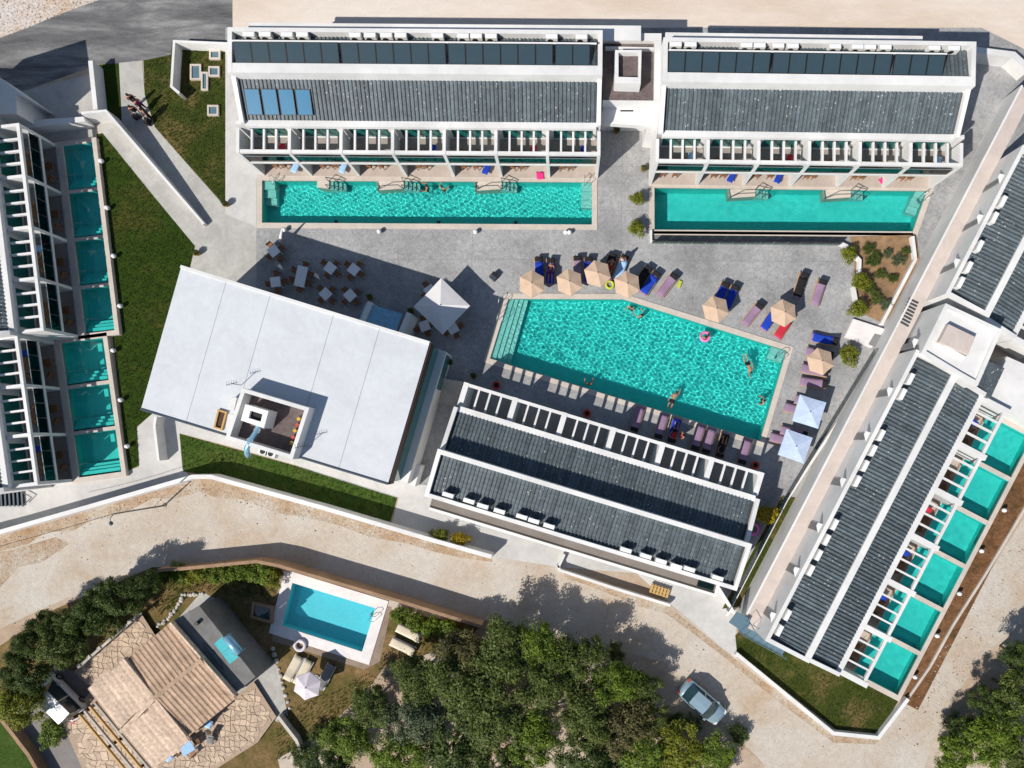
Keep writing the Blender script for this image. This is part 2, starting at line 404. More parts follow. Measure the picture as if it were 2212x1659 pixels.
# ------------------------------------------------------------------ ground, roads, pavements, lawns
sheet('ground', [(-1500, -1500), (1500, -1500), (1500, 1500), (-1500, 1500)], 0, 'earth', world=True)
sheet('sandy_ground', [(500, -420), (2900, -420), (2900, 420), (2212, 110), (2120, 105), (2100, 60), (1560, 60), (503, 110)], .004, 'sand')
sheet('rubble_ground', [(-500, 250), (0, 86), (60, 62), (222, 0), (330, -60), (330, -420), (-500, -420)], .004, 'rubble')
sheet('asphalt_road', [(-420, 240), (0, 82), (70, 56), (120, 34), (180, 12), (225, -4), (300, -60), (420, -200), (502, -260), (502, 64), (488, 112), (370, 118), (310, 131), (256, 137), (214, 139), (70, 190), (-300, 330)], .008, 'asphalt')
sheet('dirt_road', [(-420, 1290), (0, 1146), (200, 1088), (415, 1026), (460, 1030), (930, 1163), (1065, 1200), (1205, 1222), (1450, 1308), (1590, 1420), (1800, 1584), (1900, 1596), (1965, 1508), (2215, 1113), (2600, 500), (2800, 700), (2330, 1230), (2110, 1430), (2015, 1590), (1960, 1800), (1700, 1800), (1640, 1640), (1560, 1560), (1460, 1500), (1400, 1420), (1050, 1340), (850, 1320), (600, 1240), (400, 1220), (250, 1245), (60, 1330), (-420, 1560)], .006, 'dirt_road')
deck = sheet('pool_deck_paving', [(487, 60), (2120, 60), (2260, 130), (2200, 330), (1985, 790), (1600, 1300), (1540, 1290), (1440, 1250), (1050, 1130), (880, 1090), (860, 1075), (660, 1020), (420, 760), (440, 600), (487, 560)], .012, 'stamped')
jb = MB()
for a, b_ in (((700, 497), (700, 560)), ((862, 498), (860, 600)), ((1022, 500), (1015, 620)), ((1185, 500), (1182, 640)), ((1345, 290), (1340, 640)), ((1500, 528), (1495, 690)), ((1660, 530), (1655, 735)), ((1300, 455), (1406, 455)), ((1300, 360), (1404, 360)), ((1297, 560), (1830, 566)), ((560, 560), (1297, 560)), ((1720, 760), (1850, 800)), ((1690, 880), (1790, 915))):
    jb.bar(W(*a, .0165), W(*b_, .0165), .018, .002)
struct(jb.build('paving_joints', 'concrete_dark'))
sheet('concrete_path', [(200, 252), (244, 243), (264, 262), (257, 136), (307, 131), (313, 205), (335, 275), (487, 448), (487, 462), (554, 490), (554, 640), (430, 640), (412, 575), (422, 532), (325, 415), (222, 288)], .018, 'concrete')
sheet('block_apron', [(487, 100), (583, 100), (583, 380), (554, 385), (554, 490), (487, 463)], .022, 'concrete_pale')
sheet('ramp_paving', [(20, 205), (196, 160), (207, 242), (205, 300), (40, 310)], .016, 'concrete')
sheet('service_drive', [(-300, 1050), (30, 1035), (160, 1035), (300, 1010), (296, 925), (330, 890), (560, 900), (600, 985), (388, 936), (394, 1012), (412, 1030), (0, 1147), (-300, 1240)], .014, 'concrete_pale')
sheet('hall_walk', [(380, 900), (560, 930), (860, 1040), (1010, 1060), (1545, 1245), (1590, 1300), (1592, 1424), (1452, 1308), (1374, 1238), (1216, 1226), (1060, 1202), (845, 1135), (862, 1074), (640, 1005), (388, 934)], .016, 'concrete_pale')
def lawn(pts, z=.03, m='grass', name='lawn'): return sheet(name, pts, z, m)
lawn([(214, 140), (257, 137), (263, 262), (240, 250), (222, 240)])
lawn([(310, 131), (370, 118), (372, 92), (487, 92), (487, 446), (335, 275), (313, 205)], .03, 'grass_mixed')
lawn([(209, 290), (222, 288), (325, 415), (421, 532), (410, 578), (432, 640), (470, 760), (400, 890), (330, 893), (296, 922), (301, 1006), (277, 1017), (243, 724), (266, 722)], .028)
lawn([(388, 937), (640, 1007), (858, 1076), (843, 1128), (700, 1095), (458, 1028), (396, 1018)], .03, 'grass_lush')
lawn([(1588, 1372), (1670, 1300), (1800, 1440), (1938, 1508), (1944, 1508), (1897, 1586), (1806, 1576), (1592, 1412)], .03, 'grass_mixed')
sheet('planted_verge', rect(RL, -.2, 40, -6.5, -4.4), .034, 'verge', world=True)
lawn([(1560, 1315), (1690, 1070), (1720, 1075), (1600, 1310)], .03, 'grass_mixed', 'planted_verge')
lawn([(1835, 512), (1978, 508), (1990, 600), (1908, 700), (1842, 668), (1845, 560)], .10, 'soil', 'planting_bed')
sheet('villa_garden', [(-420, 1600), (0, 1395), (120, 1315), (330, 1225), (600, 1228), (860, 1322), (1040, 1352), (960, 1420), (800, 1480), (640, 1640), (560, 1800), (-420, 1800)], .010, 'grass_dry')
sheet('villa_lawn', [(-420, 1520), (0, 1552), (88, 1660), (150, 1800), (-420, 1800)], .02, 'grass_lush')
sheet('grove_floor', [(640, 1800), (600, 1640), (760, 1540), (830, 1440), (1000, 1390), (1060, 1345), (1250, 1400), (1440, 1430), (1470, 1530), (1560, 1570), (1650, 1650), (1690, 1800)], .012, 'earth')
sheet('scrub_ground', [(2230, 1370), (2120, 1450), (2060, 1560), (2000, 1680), (1990, 1800), (2800, 1800), (2800, 700)], .012, 'earth')

# ------------------------------------------------------------------ pools
WAVE = np.random.default_rng(3)
def water_mesh(pts, z, amp, lams, step, m, seed, n=26, rings=()):
    P = [Vector(p) for p in pts]; e = max(range(len(P)), key=lambda i: (P[(i + 1) % len(P)] - P[i]).length)
    dx = (P[(e + 1) % len(P)] - P[e]).normalized(); dy = Vector((-dx.y, dx.x)); o = P[e]
    xs = [(p - o).dot(dx) for p in P]; ys = [(p - o).dot(dy) for p in P]
    x0, x1, y0, y1 = min(xs) - .03, max(xs) + .03, min(ys) - .03, max(ys) + .03
    nx, ny = max(2, int((x1 - x0) / step)), max(2, int((y1 - y0) / step))
    X, Y = np.meshgrid(np.linspace(x0, x1, nx + 1), np.linspace(y0, y1, ny + 1))
    U = o.x + X * dx.x + Y * dy.x; V = o.y + X * dx.y + Y * dy.y
    rg = np.random.default_rng(seed); Z = np.zeros_like(U)
    for k in range(n):
        a = rg.uniform(0, 2 * math.pi); l = rg.uniform(*lams); ph = rg.uniform(0, 6.28)
        Z += l * amp * np.sin(2 * math.pi / l * (U * math.cos(a) + V * math.sin(a)) + ph)
    for (cx, cy, ra, rl, rr) in rings:
        D = np.hypot(U - cx, V - cy); Z += ra * np.sin(2 * math.pi / rl * D) * np.exp(-((D - rr) / (rr * .6)) ** 2)
    v = np.stack([U, V, Z + z], -1).reshape(-1, 3)
    i = np.arange(ny)[:, None] * (nx + 1) + np.arange(nx)[None]
    f = np.stack([i, i + 1, i + nx + 2, i + nx + 1], -1).reshape(-1, 4)
    me = bpy.data.meshes.new('water'); me.from_pydata(v.tolist(), [], f.tolist())
    if len(pts) != 4 or seed in (12, 14):
        bm = bmesh.new(); bm.from_mesh(me); Q = inset(pts, .03); nq = len(Q)
        cen = sum((Vector(q) for q in Q), Vector((0, 0))) / nq
        for k in range(nq):
            a, b = Vector(Q[k]), Vector(Q[(k + 1) % nq]); d = b - a; nn = Vector((d.y, -d.x))
            if nn.dot(a - cen) < 0: nn = -nn
            bmesh.ops.bisect_plane(bm, geom=bm.verts[:] + bm.edges[:] + bm.faces[:], dist=1e-5, plane_co=(a.x, a.y, 0), plane_no=(nn.x, nn.y, 0), clear_outer=True)
        bm.to_mesh(me); bm.free()
    me.polygons.foreach_set('use_smooth', [True] * len(me.polygons)); me.materials.append(M[m]); me.update()
    return me
def pool(label, pts, z, depth, cop, copm='coping', basin='basin_teal', wm='water_teal', amp=.0006, lams=(.5, 1.4), step=.1, seed=1, low=.12, rings=(), group=None, lip=.03, wrap=True):
    t = thing('swimming_pool', label, 'pool', (0, 0, 0), 0, group)
    ar = sum(pts[i][0] * pts[(i + 1) % len(pts)][1] - pts[(i + 1) % len(pts)][0] * pts[i][1] for i in range(len(pts)))
    pts = pts if ar > 0 else pts[::-1]
    b = MB(); n = len(pts)
    vs = [(p[0], p[1], z) for p in pts] + [(p[0], p[1], z - depth) for p in pts]
    b.quadmesh(vs, [tuple(range(n, 2 * n))] + [(i, i + n, (i + 1) % n + n, (i + 1) % n) for i in range(n)])
    bo = b.build('basin', basin, t); bo.cycles.is_caustics_receiver = True
    if cop: MB().prism(inset(pts, cop), -.2, z + lip, [inset(pts, -.02)]).build('coping', copm, t)
    w = put('water', water_mesh(pts, z - low, amp, lams, step, wm, seed, rings=rings), t); w.cycles.is_caustics_caster = True
    return t
def receive(o): o.cycles.is_caustics_receiver = True; return o
def W3(u, v, z): x, y = W2(u, v, z); return (x, y, z)
pm = pool('large angular swimming pool with rippled turquoise water in the paved court', P_MAIN, .03, 1.55, .42, amp=.0025, lams=(.17, .52), step=.033, seed=12)
pl = pool('long rectangular pool in front of the left upper apartment block', P_TL, .03, 1.6, .42, amp=.0020, lams=(.16, .50), step=.042, seed=11,
          rings=[(*W2(945, 405), .004, .55, 2.6)])
pr = pool('long pool with one slanted end in front of the right upper apartment block', P_TR, .03, 1.9, .42, amp=.0006, lams=(.6, 2.4), step=.12, seed=14)
pv = pool('small blue villa pool with wide white surround beside the tiled villa', P_VILLA, .05, 1.4, .85, 'coping_white', 'basin_blue', 'water_blue', amp=.00025, lams=(.8, 2.5), step=.15, seed=15)
for f, ps, z, who, g in ((LU, P_LU, .38, 'left upper wing', 'private pools of the left upper wing'), (LL, P_LL, .38, 'left lower wing', 'private pools of the left lower wing'), (RL, P_RL, .5, 'right wing', 'private pools of the right wing')):
    for i, p in enumerate(ps):
        lab = f'small square teal plunge pool, {ORD[i]} from the bottom beside the {who}'
        pool(lab, p, z, 1.25, 0, seed=30 + i + 7 * len(who), step=.12, amp=.0004 + .00045 * ((i * 2 + len(who)) % 3), lams=(.45, 1.9), group=g)
def surround(f, d, n, gap, z, name, p0=.06):      # raised wall round a row of plunge pools
    o = MB().prism(rect(f, -.25, f.L + .25, -d - .36, .0), -.1, z + .03, [rect(f, i * f.bay + gap - .01, (i + 1) * f.bay - gap + .01, -d, -p0) for i in range(n)]).build(name, 'coping')
    return o
tag(surround(LU, 3.05, 4, .16, .38, 'pool_surround', .59), 'raised pale surround of the four plunge pools, left upper wing', 'pool surround')
tag(surround(LL, 4.1, 3, .16, .38, 'pool_surround', .56), 'raised pale surround of the three plunge pools, left lower wing', 'pool surround')
tag(surround(RL, 4.15, 6, .2, .5, 'pool_surround'), 'raised pale surround of the six plunge pools, right wing', 'pool surround')
# ------------------------------------------------------------------ roof tiles
TILE_W = .30
_tile = {}
def tile_row_mesh(length, pitch=.38, w=TILE_W, hgt=.08, m='tile_slate', key=None):
    # one column of overlapping barrel tiles running up the slope (local +Y), each tile stepped over the one below
    k = (round(length, 2), m, w)
    if k in _tile: return _tile[k]
    b = MB(); n = max(1, round(length / pitch)); p = length / n; q = 6
    for i in range(n):
        y0, y1 = i * p, (i + 1) * p + p * .12
        pr = [(-w / 2, .0), (-w * .30, .004), (-w * .24, hgt * .55), (-w * .10, hgt), (w * .10, hgt), (w * .24, hgt * .55), (w * .30, .004), (w / 2, 0)]
        vs = [(x, y0, z + .024) for x, z in pr] + [(x, y1, z + .002) for x, z in pr] + [(x, y0, -.02) for x, z in pr]
        m_ = len(pr)
        fs = [(j, j + 1, m_ + j + 1, m_ + j) for j in range(m_ - 1)] + [(2 * m_ + j, 2 * m_ + j + 1, j + 1, j) for j in range(m_ - 1)]
        b.quadmesh(vs, fs)
    _tile[k] = b.mesh('tile_row', m); return _tile[k]
def tile_slope(roof, x0, x1, y0, z0, y1, z1, m='tile_slate', w=TILE_W, pitch=.38, name='tile_row', up=.03, hgt=.08, jit=0.0):
    # rows of tiles laid on the plane from (y0, z0) to (y1, z1); shared mesh, one object a row
    L = math.hypot(y1 - y0, z1 - z0); me = tile_row_mesh(L, pitch, w, hgt, m); n = int((x1 - x0) / w); off = ((x1 - x0) - n * w) / 2
    sl = math.atan2(z1 - z0, y1 - y0)
    for i in range(n):
        o = bpy.data.objects.new(name, me); C.objects.link(o); o.parent = roof
        o.location = (x0 + off + (i + .5) * w, y0 + (jit * math.sin(i * 1.1) + rnd.uniform(-jit, jit) * .7 if jit else 0), z0 + up); o.rotation_euler = (sl, 0, 0)

# ------------------------------------------------------------------ apartment blocks
def wall_with_openings(b, x0, x1, y0, y1, z0, z1, ops):
    # ops: (xa, xb, za, zb) openings that do not overlap, grouped by storey
    zs = sorted({z0, z1} | {o[2] for o in ops} | {o[3] for o in ops})
    for a, c in zip(zs, zs[1:]):
        row = sorted([o for o in ops if o[2] <= a + 1e-6 and o[3] >= c - 1e-6]); x = x0
        for o in row:
            if o[0] > x: b.box(x, o[0], y0, y1, a, c)
            x = o[1]
        if x < x1: b.box(x, x1, y0, y1, a, c)
FINS = {}
def block(name, label, f, slats=3, fin_w=.24, pane_n=1, ends=(1, 1), fin_out=0.0, ledge=None, rx=(-.32, .32)):
    t = thing(name, label, 'building', (f.o.x, f.o.y, 0), f.a)
    L, bay, nb = f.L, f.bay, f.nb; two = f.sl is not None; zt = f.zt
    X0, X1 = rx[0] + .32, L + rx[1] - .32
    # floors
    MB().box(0, L, .0, f.dE, -.1, zt).build('terrace_floor', 'sand_tile', t)
    # facade with door openings
    ops = []
    for i in range(nb):
        for z in ((zt, f.sl[1]) if two else (zt,)): ops.append((i * bay + .45, (i + 1) * bay - .45, z + .02, z + min(2.2, (f.sl[0] - zt if two else 9) - .12)))
    w = MB(); wall_with_openings(w, 0, L, f.dE, f.dE + .28, -.1, f.ze - .2, ops); w.build('front_wall', 'white', t)
    for o in ops:
        d = MB(); xm = (o[0] + o[1]) / 2
        for a, c in ((o[0], o[0] + .06), (o[1] - .06, o[1]), (xm - .04, xm + .04)): d.box(a, c, f.dE + .08, f.dE + .16, o[2], o[3] - .06)
        d.box(o[0], o[1], f.dE + .08, f.dE + .16, o[3] - .06, o[3])
        dr = d.build('glass_door', 'dark_metal', t)
        for a, c in ((o[0] + .06, xm - .04), (xm + .04, o[1] - .06)):
            MB().box(a, c, f.dE + .105, f.dE + .135, o[2], o[3] - .06).build('pane', 'window_glass', dr)
    # rear and end walls (with the stepped profile of the two roofs)
    MB().box(X0, X1, f.dB - .3, f.dB, -.1, f.zk).build('rear_wall', 'white', t)
    prof_a = [(f.dE, -.1), (f.dR, -.1), (f.dR, f.za + .45), (f.dE, f.ze + .32)]
    prof_b = [(f.dR, -.1), (f.dB, -.1), (f.dB, f.zk), (f.dR, f.zs)]
    for s, x in ((0, X0), (1, X1)):
        if not ends[s]: continue
        for pr in (prof_a, prof_b):
            b = MB(); xa, xb = (x - .32, x) if s == 0 else (x, x + .32); n = 4
            vs = [(xa, y, z) for y, z in pr] + [(xb, y, z) for y, z in pr]
            b.quadmesh(vs, [(0, 1, 2, 3), (7, 6, 5, 4)] + [(j, j + 4, (j + 1) % 4 + 4, (j + 1) % 4) for j in range(4)]); b.build('end_wall', 'white', t)
    # step wall between the two roofs, eave beam
    MB().box(X0, X1, f.dR, f.dR + f.st, f.za - .6, f.zs - .004).build('step_wall', 'white', t)
    MB().box(X0, X1, f.dE - .16, f.dE + .30, f.ze - .28, f.ze + .06).build('eave_beam', 'white', t)
    # roofs
    for (ya, za, yb, zb) in ((f.dE + .30, f.ze, f.dR, f.za), (f.dR + f.st, f.zb0, f.dB - .3, f.zb1)):
        r = MB(); r.quadmesh([(X0, ya, za), (X1, ya, za), (X1, yb, zb), (X0, yb, zb), (X0, ya, za - .2), (X1, ya, za - .2), (X1, yb, zb - .2), (X0, yb, zb - .2)], [(0, 1, 2, 3), (7, 6, 5, 4), (0, 4, 5, 1), (1, 5, 6, 2), (2, 6, 7, 3), (3, 7, 4, 0)])
        ro = r.build('roof', 'roof_deck', t); tile_slope(ro, X0 + .03, X1 - .03, ya + .02, za, yb - .02, zb)
    if ledge: MB().box(ledge[0], L + ledge[1], f.dB, f.dB + 1.1, 5.85, 6.0).build('rear_ledge', 'white', t)
    # fins, balconies, pergola
    fz = f.zp + .03
    for i in range(nb + 1):
        x = i * bay; b = MB(); a, c = x - fin_w / 2, x + fin_w / 2; yb = f.dE - .165
        if two: b.box(a, c, -fin_out, yb, -.1 if not fin_out else .2, fz)
        else: b.box(a, c, -fin_out, f.dE - .17, -.1 if not fin_out else .54, fz)
        b.build('partition', 'white', t)
    for i in range(nb):
        a, c = i * bay + fin_w / 2, (i + 1) * bay - fin_w / 2
        if two:
            MB().box(a, c, .06, f.dE, f.sl[0] + .02, f.sl[1] - .01).build('balcony_floor', 'balcony_tile', t); MB().box(a, c, -.01, .055, f.sl[0], f.sl[1] + .02).build('slab_edge', 'white', t)
            k = (c - a) / pane_n
            for j in range(pane_n):
                MB().box(a + j * k + .04, a + (j + 1) * k - .04, .07, .09, f.sl[1] + .02, f.sl[1] + 1.0).build('rail_pane', 'rail_glass', t)
            MB().box(a, c, .06, .10, f.sl[1] + 1.0, f.sl[1] + 1.04).build('rail_cap', 'steel', t)
        MB().box(a, c, .02, .27, f.zp - .24, f.zp).build('front_beam', 'white', t)
        st = (c - a) / (slats + 1)
        for j in range(slats):
            x = a + (j + 1) * st; MB().box(x - .075, x + .075, .27, f.dE - .165, f.zp - .24, f.zp - .01).build('pergola_slat', 'white', t)
    return t
b_tl = block('apartment_block', 'white two-storey block with blue and dark solar panels, top left', TL, ledge=(1.4, 3.0), rx=(.46, .09))
b_tr = block('apartment_block', 'white two-storey block above the slanted-end pool, top right', TR, ledge=(.3, -3.8), rx=(.0, -.53))
b_lu = block('apartment_block', 'white wing with four plunge pools at the left edge', LU, pane_n=3)
b_ll = block('apartment_block', 'white wing with three plunge pools at the left edge', LL, pane_n=3)
b_rl = block('apartment_block', 'white wing with six plunge pools on the right', RL, fin_w=.44, fin_out=.22)
b_ru = block('apartment_block', 'white wing cut by the right edge of the picture above the stair tower', RU, fin_w=.44, fin_out=.22)
b_bar = block('pool_bar_building', 'low white pergola building south of the large angular pool', BAR, slats=3, fin_w=.42)
# gallery walkway along the rear of the right wing
def gallery(f, x0, x1):
    t = thing('access_gallery', 'pale raised walkway along the rear of the right wing', 'walkway', (f.o.x, f.o.y, 0), f.a)
    y0, y1 = f.dB, f.dB + 1.12
    MB().box(x0, x1, y0 + .02, y1, 2.05, 2.3).build('floor', 'gallery', t)
    MB().box(x0, x1, y1, y1 + .16, -.1, 2.42).build('parapet', 'white', t)
    return t
gallery(RL, -.4, 48)
# south ledge of the bar building, recessed gravel strip with white rim and small glass roof light
t = thing('rear_canopy', 'narrow recessed canopy along the rear of the pergola building', 'canopy', (BAR.o.x, BAR.o.y, 0), BAR.a)
y0 = BAR.dB
MB().box(.6, BAR.L + .1, y0 + .01, y0 + 1.05, 2.5, 2.62).build('canopy_floor', 'trough', t)
MB().box(.6, BAR.L + .1, y0 + 1.05, y0 + 1.25, 2.4, 2.8).build('rim', 'white', t)
MB().box(.4, .6, y0 + .01, y0 + 1.25, 2.4, 2.8).build('rim', 'white', t)
MB().box(.75, 2.1, y0 + .12, y0 + .9, 2.66, 2.69).build('roof_plate', 'rail_glass', t)
# ------------------------------------------------------------------ link block between the two upper apartment blocks
def gframe(u, v, ang): f = Frame(u, v, ang, 1, 1); return f
t = thing('link_building', 'white lift tower with brown gravel roof between the upper apartment blocks', 'building')
def PW(pts, h): return [W2(u, v, h) for u, v in pts]
lk = PW([(1303, 72), (1429, 72), (1424, 270), (1305, 262)], 5.6)
MB().prism([W2(1303, 212, 5.4), W2(1425, 214, 5.4), W2(1429, 72, 5.6), W2(1300, 72, 5.6)], -.1, 5.15).build('wall', 'white', t)
MB().prism([W2(1302, 213, 5.4), W2(1413, 214, 5.4), W2(1415, 90, 5.4), W2(1302, 90, 5.4)], 5.16, 5.2).build('gravel_roof', 'gravel', t)
MB().prism(PW([(1302, 88), (1302, 71), (1429, 72), (1429, 88)], 5.6), 4.8, 5.6).build('parapet', 'white', t)
MB().prism(PW([(1414, 88.5), (1429, 88.5), (1426, 214), (1413, 214)], 5.6), 4.8, 5.6).build('parapet', 'white', t)
MB().prism(PW([(1308, 100), (1413, 102), (1413, 107), (1308, 105)], 5.5), 5.2, 5.5).build('pipe_curb', 'white', t)
o_ = PW([(1329, 108), (1386, 108), (1384, 181), (1328, 179)], 6.4); i_ = PW([(1336, 113), (1380, 113), (1379, 167), (1336, 166)], 6.4)
MB().prism(o_, 5.2, 6.4, [i_]).build('lift_shaft', 'white', t)
MB().prism(inset(i_, -.01), 5.3, 5.9).build('shaft_roof', 'gravel', t)
pf = PW([(1303, 216), (1425, 216), (1422, 274), (1305, 266)], 3.9)
MB().prism(pf, 3.4, 3.9).build('porch_roof', 'white', t)
MB().prism(PW([(1340, 238), (1368, 238), (1368, 241), (1340, 241)], 3.9), 3.9, 3.93).build('drain_slot', 'black_metal', t)
MB().prism(PW([(1400, 216.5), (1421, 216.5), (1418, 273), (1399, 272)], 3.9), -.1, 3.39).build('porch_wall', 'white', t)

# ------------------------------------------------------------------ stair tower of the right wing
t = thing('stair_tower', 'pale flat-roofed stair tower with raised square panel on the right wing', 'building')
tw = PW([(2043, 655), (2165, 712), (2112, 834), (2073, 812), (1990, 762)], 5.5)
MB().prism(tw, -.1, 5.3).build('wall', 'white', t)
MB().prism(tw, 5.3, 5.5, [inset(tw, -.3)]).build('parapet', 'white', t)
MB().prism(PW([(2050, 700), (2108, 728), (2092, 766), (2030, 738)], 5.85), 5.3, 5.8).build('roof_hatch', 'gallery', t)
MB().prism(PW([(2040, 744), (2088, 770), (2086, 774), (2038, 748)], 5.6), 5.3, 5.55).build('roof_curb', 'white', t)
t2 = thing('connecting_roof', 'flat roof terrace beyond the stair tower at the right edge', 'building')
MB().prism(PW([(2175, 770), (2290, 820), (2260, 930), (2130, 860)], 2.6), -.1, 2.6).build('wall', 'white', t2)
MB().prism(PW([(2112, 770), (2170, 795), (2140, 860), (2090, 830)], 3.6), 2.4, 3.6).build('low_roof', 'tile_slate', t2)

# ------------------------------------------------------------------ white hall with membrane roof
HZ = 6.5
hr = PW([(391, 576), (928, 741), (838, 1046), (304, 884)], HZ)
def lerp(a, b, t): return (a[0] + (b[0] - a[0]) * t, a[1] + (b[1] - a[1]) * t)
t = thing('event_hall', 'large hall with plain white membrane roof and sunken plant yard', 'building')
MB().prism(inset(hr, -.25), -.1, HZ - .25).build('wall', 'white', t)
cuts = [0, .183, .36, .615, .80, 1.0]
yard_o = PW([(523, 838), (668, 881), (632, 992), (486, 948)], HZ + 1.25)
for a, b in zip(cuts, cuts[1:]):
    p = [lerp(hr[0], hr[1], a), lerp(hr[0], hr[1], b), lerp(hr[3], hr[2], b), lerp(hr[3], hr[2], a)]
    g = .012
    v = Vector(p[1]) - Vector(p[0]); v.normalize(); gx, gy = v.x * g, v.y * g
    p = [(p[0][0] + gx, p[0][1] + gy), (p[1][0] - gx, p[1][1] - gy), (p[2][0] - gx, p[2][1] - gy), (p[3][0] + gx, p[3][1] + gy)]
    MB().prism(p, HZ - .2, HZ).build('roof_panel', 'membrane', t)
MB().prism(inset(hr, -.02), HZ - .24, HZ - .03).build('roof_base', 'dark_metal', t)
# edge trim north and south
for a, b, m_, w_ in ((hr[0], hr[1], 'white', .22), (hr[3], hr[2], 'dark_metal', .10)):
    MB().bar((*a, HZ + .10), (*b, HZ + .10), w_, .34).build('roof_edge', m_, t)
# east side: dark brown band, teal band, lower wall with window
d_ = (Vector(hr[2]) - Vector(hr[1])).normalized(); n_ = Vector((-d_.y, d_.x));  n_ = n_ if n_.x > 0 else -n_
def east(a0, a1, o0, o1):
    A = Vector(hr[1]); L_ = (Vector(hr[2]) - A).length
    return [tuple(A + d_ * (a0 * L_) + n_ * o0), tuple(A + d_ * (a1 * L_) + n_ * o0), tuple(A + d_ * (a1 * L_) + n_ * o1), tuple(A + d_ * (a0 * L_) + n_ * o1)]
MB().prism(east(0, 1, .0, .10), HZ - 1.3, HZ - .1).build('upper_band', 'dark_brown', t)
gl = MB().prism(east(.01, .99, -.24, .02), 2.9, HZ - 1.3).build('teal_band', 'window_glass', t)
MB().prism(east(0, 1, -.2, .62), -.1, 2.9).build('side_wall', 'white', t)
MB().prism(east(.02, .28, .60, .66), .8, 2.5).build('window', 'window_glass', t)
MB().prism(east(.86, 1.02, .62, 1.0), -.1, 1.6).build('buttress', 'white', t)
# plant yard: raised kerb box with gravel floor
MB().prism(yard_o, HZ - .1, HZ + 1.25, [inset(yard_o, -.28)]).build('yard_wall', 'white', t)
MB().prism(inset(yard_o, -.27), HZ + .005, HZ + .06).build('yard_floor', 'gravel', t)
# roof light
rl = PW([(470, 884), (490, 890), (479, 930), (460, 924)], HZ + .2)
MB().prism(rl, HZ - .05, HZ + .18, [inset(rl, -.12)]).build('skylight_frame', 'wood_pale', t)
MB().prism(inset(rl, -.13), HZ, HZ + .05).build('skylight', 'wood_dark', t)
# equipment in the yard
u = thing('air_handling_unit', 'white rooftop air handling box in the hall plant yard', 'ventilation unit')
bx = PW([(530, 873), (580, 888), (570, 925), (520, 908)], HZ + 1.6); ih = PW([(541, 887), (567, 895), (563, 911), (537, 903)], HZ + 1.6)
MB().prism(bx, HZ + .07, HZ + 1.6, [ih]).build('casing', 'white_paint', u)
MB().prism(inset(ih, -.01), HZ + .8, HZ + 1.35).build('grille', 'black_metal', u)
u = thing('ventilation_duct', 'shiny blue-grey duct running from the plant yard over the hall edge', 'duct')
MB().tube([W(562, 905, HZ + .8), W(556, 930, HZ + .9), W(541, 952, HZ + 1.1), W(533, 968, HZ + 1.1), W(534, 980, HZ + .5), W(536, 985, 4.5)], .2, 8).build('duct_pipe', 'duct_blue', u, smooth=True)
for p in ((556, 930, HZ + .9), (541, 952, HZ + 1.1)): MB().lathe([(.24, 0), (.26, .06), (.24, .12)], 10, W(*p)).build('flange', 'steel', u)
for k, (a, b_) in enumerate((((504, 858), (498, 885)), ((500, 895), (494, 925)))):
    o = MB().bar(W(*a, HZ + .8), W(*b_, HZ + .8), .5, .7)
    tag(o.build('condenser_unit', 'ac_white'), f'white condenser in the plant yard, {("upper", "lower")[k]} of two by its left wall', 'condenser', 'plant yard condensers')
for k, (u_, v_) in enumerate(((575, 975), (592, 980))):
    q = thing('condenser_unit', f'grey condenser in the plant yard front corner, {("left", "right")[k]} one', 'condenser', W(u_, v_, HZ + .06), R(-17), 'plant yard condensers')
    MB().box(-.35, .35, -.22, .22, 0, .6).build('casing', 'ac_white', q); MB().lathe([(.19, 0), (.19, .03)], 12, (0, 0, .6)).build('fan', 'black_metal', q)
for k, p in enumerate([(648, 905), (645, 918), (640, 930), (636, 944), (633, 957)]):
    q = thing('paint_bucket', f'orange bucket on the plant yard floor, {ORD[k]} from the top', 'bucket', W(*p, HZ + .06), 0, 'buckets in the plant yard')
    MB().lathe([(.11, 0), (.14, .3)], 10).build('bucket', ('yellow_plastic', 'red_plastic')[k % 2], q); MB().tube([(-.14, 0, .3), (0, .1, .36), (.14, 0, .3)], .01, 4).build('handle', 'steel', q)
for k, (a, b_) in enumerate((((497, 834), (545, 830)), ((640, 960), (690, 968)))):
    q = thing('antenna', ('thin rooftop antenna above the plant yard', 'thin rooftop antenna at the right corner of the plant yard')[k], 'antenna', W((a[0] + b_[0]) / 2, (a[1] + b_[1]) / 2, HZ), 0, 'roof antennas')
    MB().tube([(0, 0, 0), (0, 0, 1.5)], .025, 6).build('mast', 'dark_metal', q); MB().tube([(-.4, -.1, 1.4), (.4, .1, 1.4)], .02, 5).build('boom', 'dark_metal', q)
    for j in range(5): MB().tube([(-.35 + j * .17, -.2 + j * .04, 1.42), (-.38 + j * .17, .15 + j * .04, 1.42)], .012, 4).build('element', 'dark_metal', q)
# porch of the hall toward the terrace
q = thing('entrance_porch', 'low blue-grey ribbed porch roof on the hall terrace side', 'porch')
pc = PW([(789, 655), (868, 678), (850, 730), (768, 706)], 2.8)
MB().prism(pc, 2.55, 2.72).build('porch_roof', 'duct_blue', q)
for k in range(5):
    a, b_ = lerp(pc[0], pc[3], k / 4), lerp(pc[1], pc[2], k / 4); MB().bar((*a, 2.79), (*b_, 2.79), .07, .09).build('rib', 'duct_blue', q)
for a, b_ in (((800, 652), (778, 706)), ((884, 676), (862, 728))): MB().bar(W(*a, 2.95), W(*b_, 2.95), .42, 3.0).build('side_wall', 'white', q)
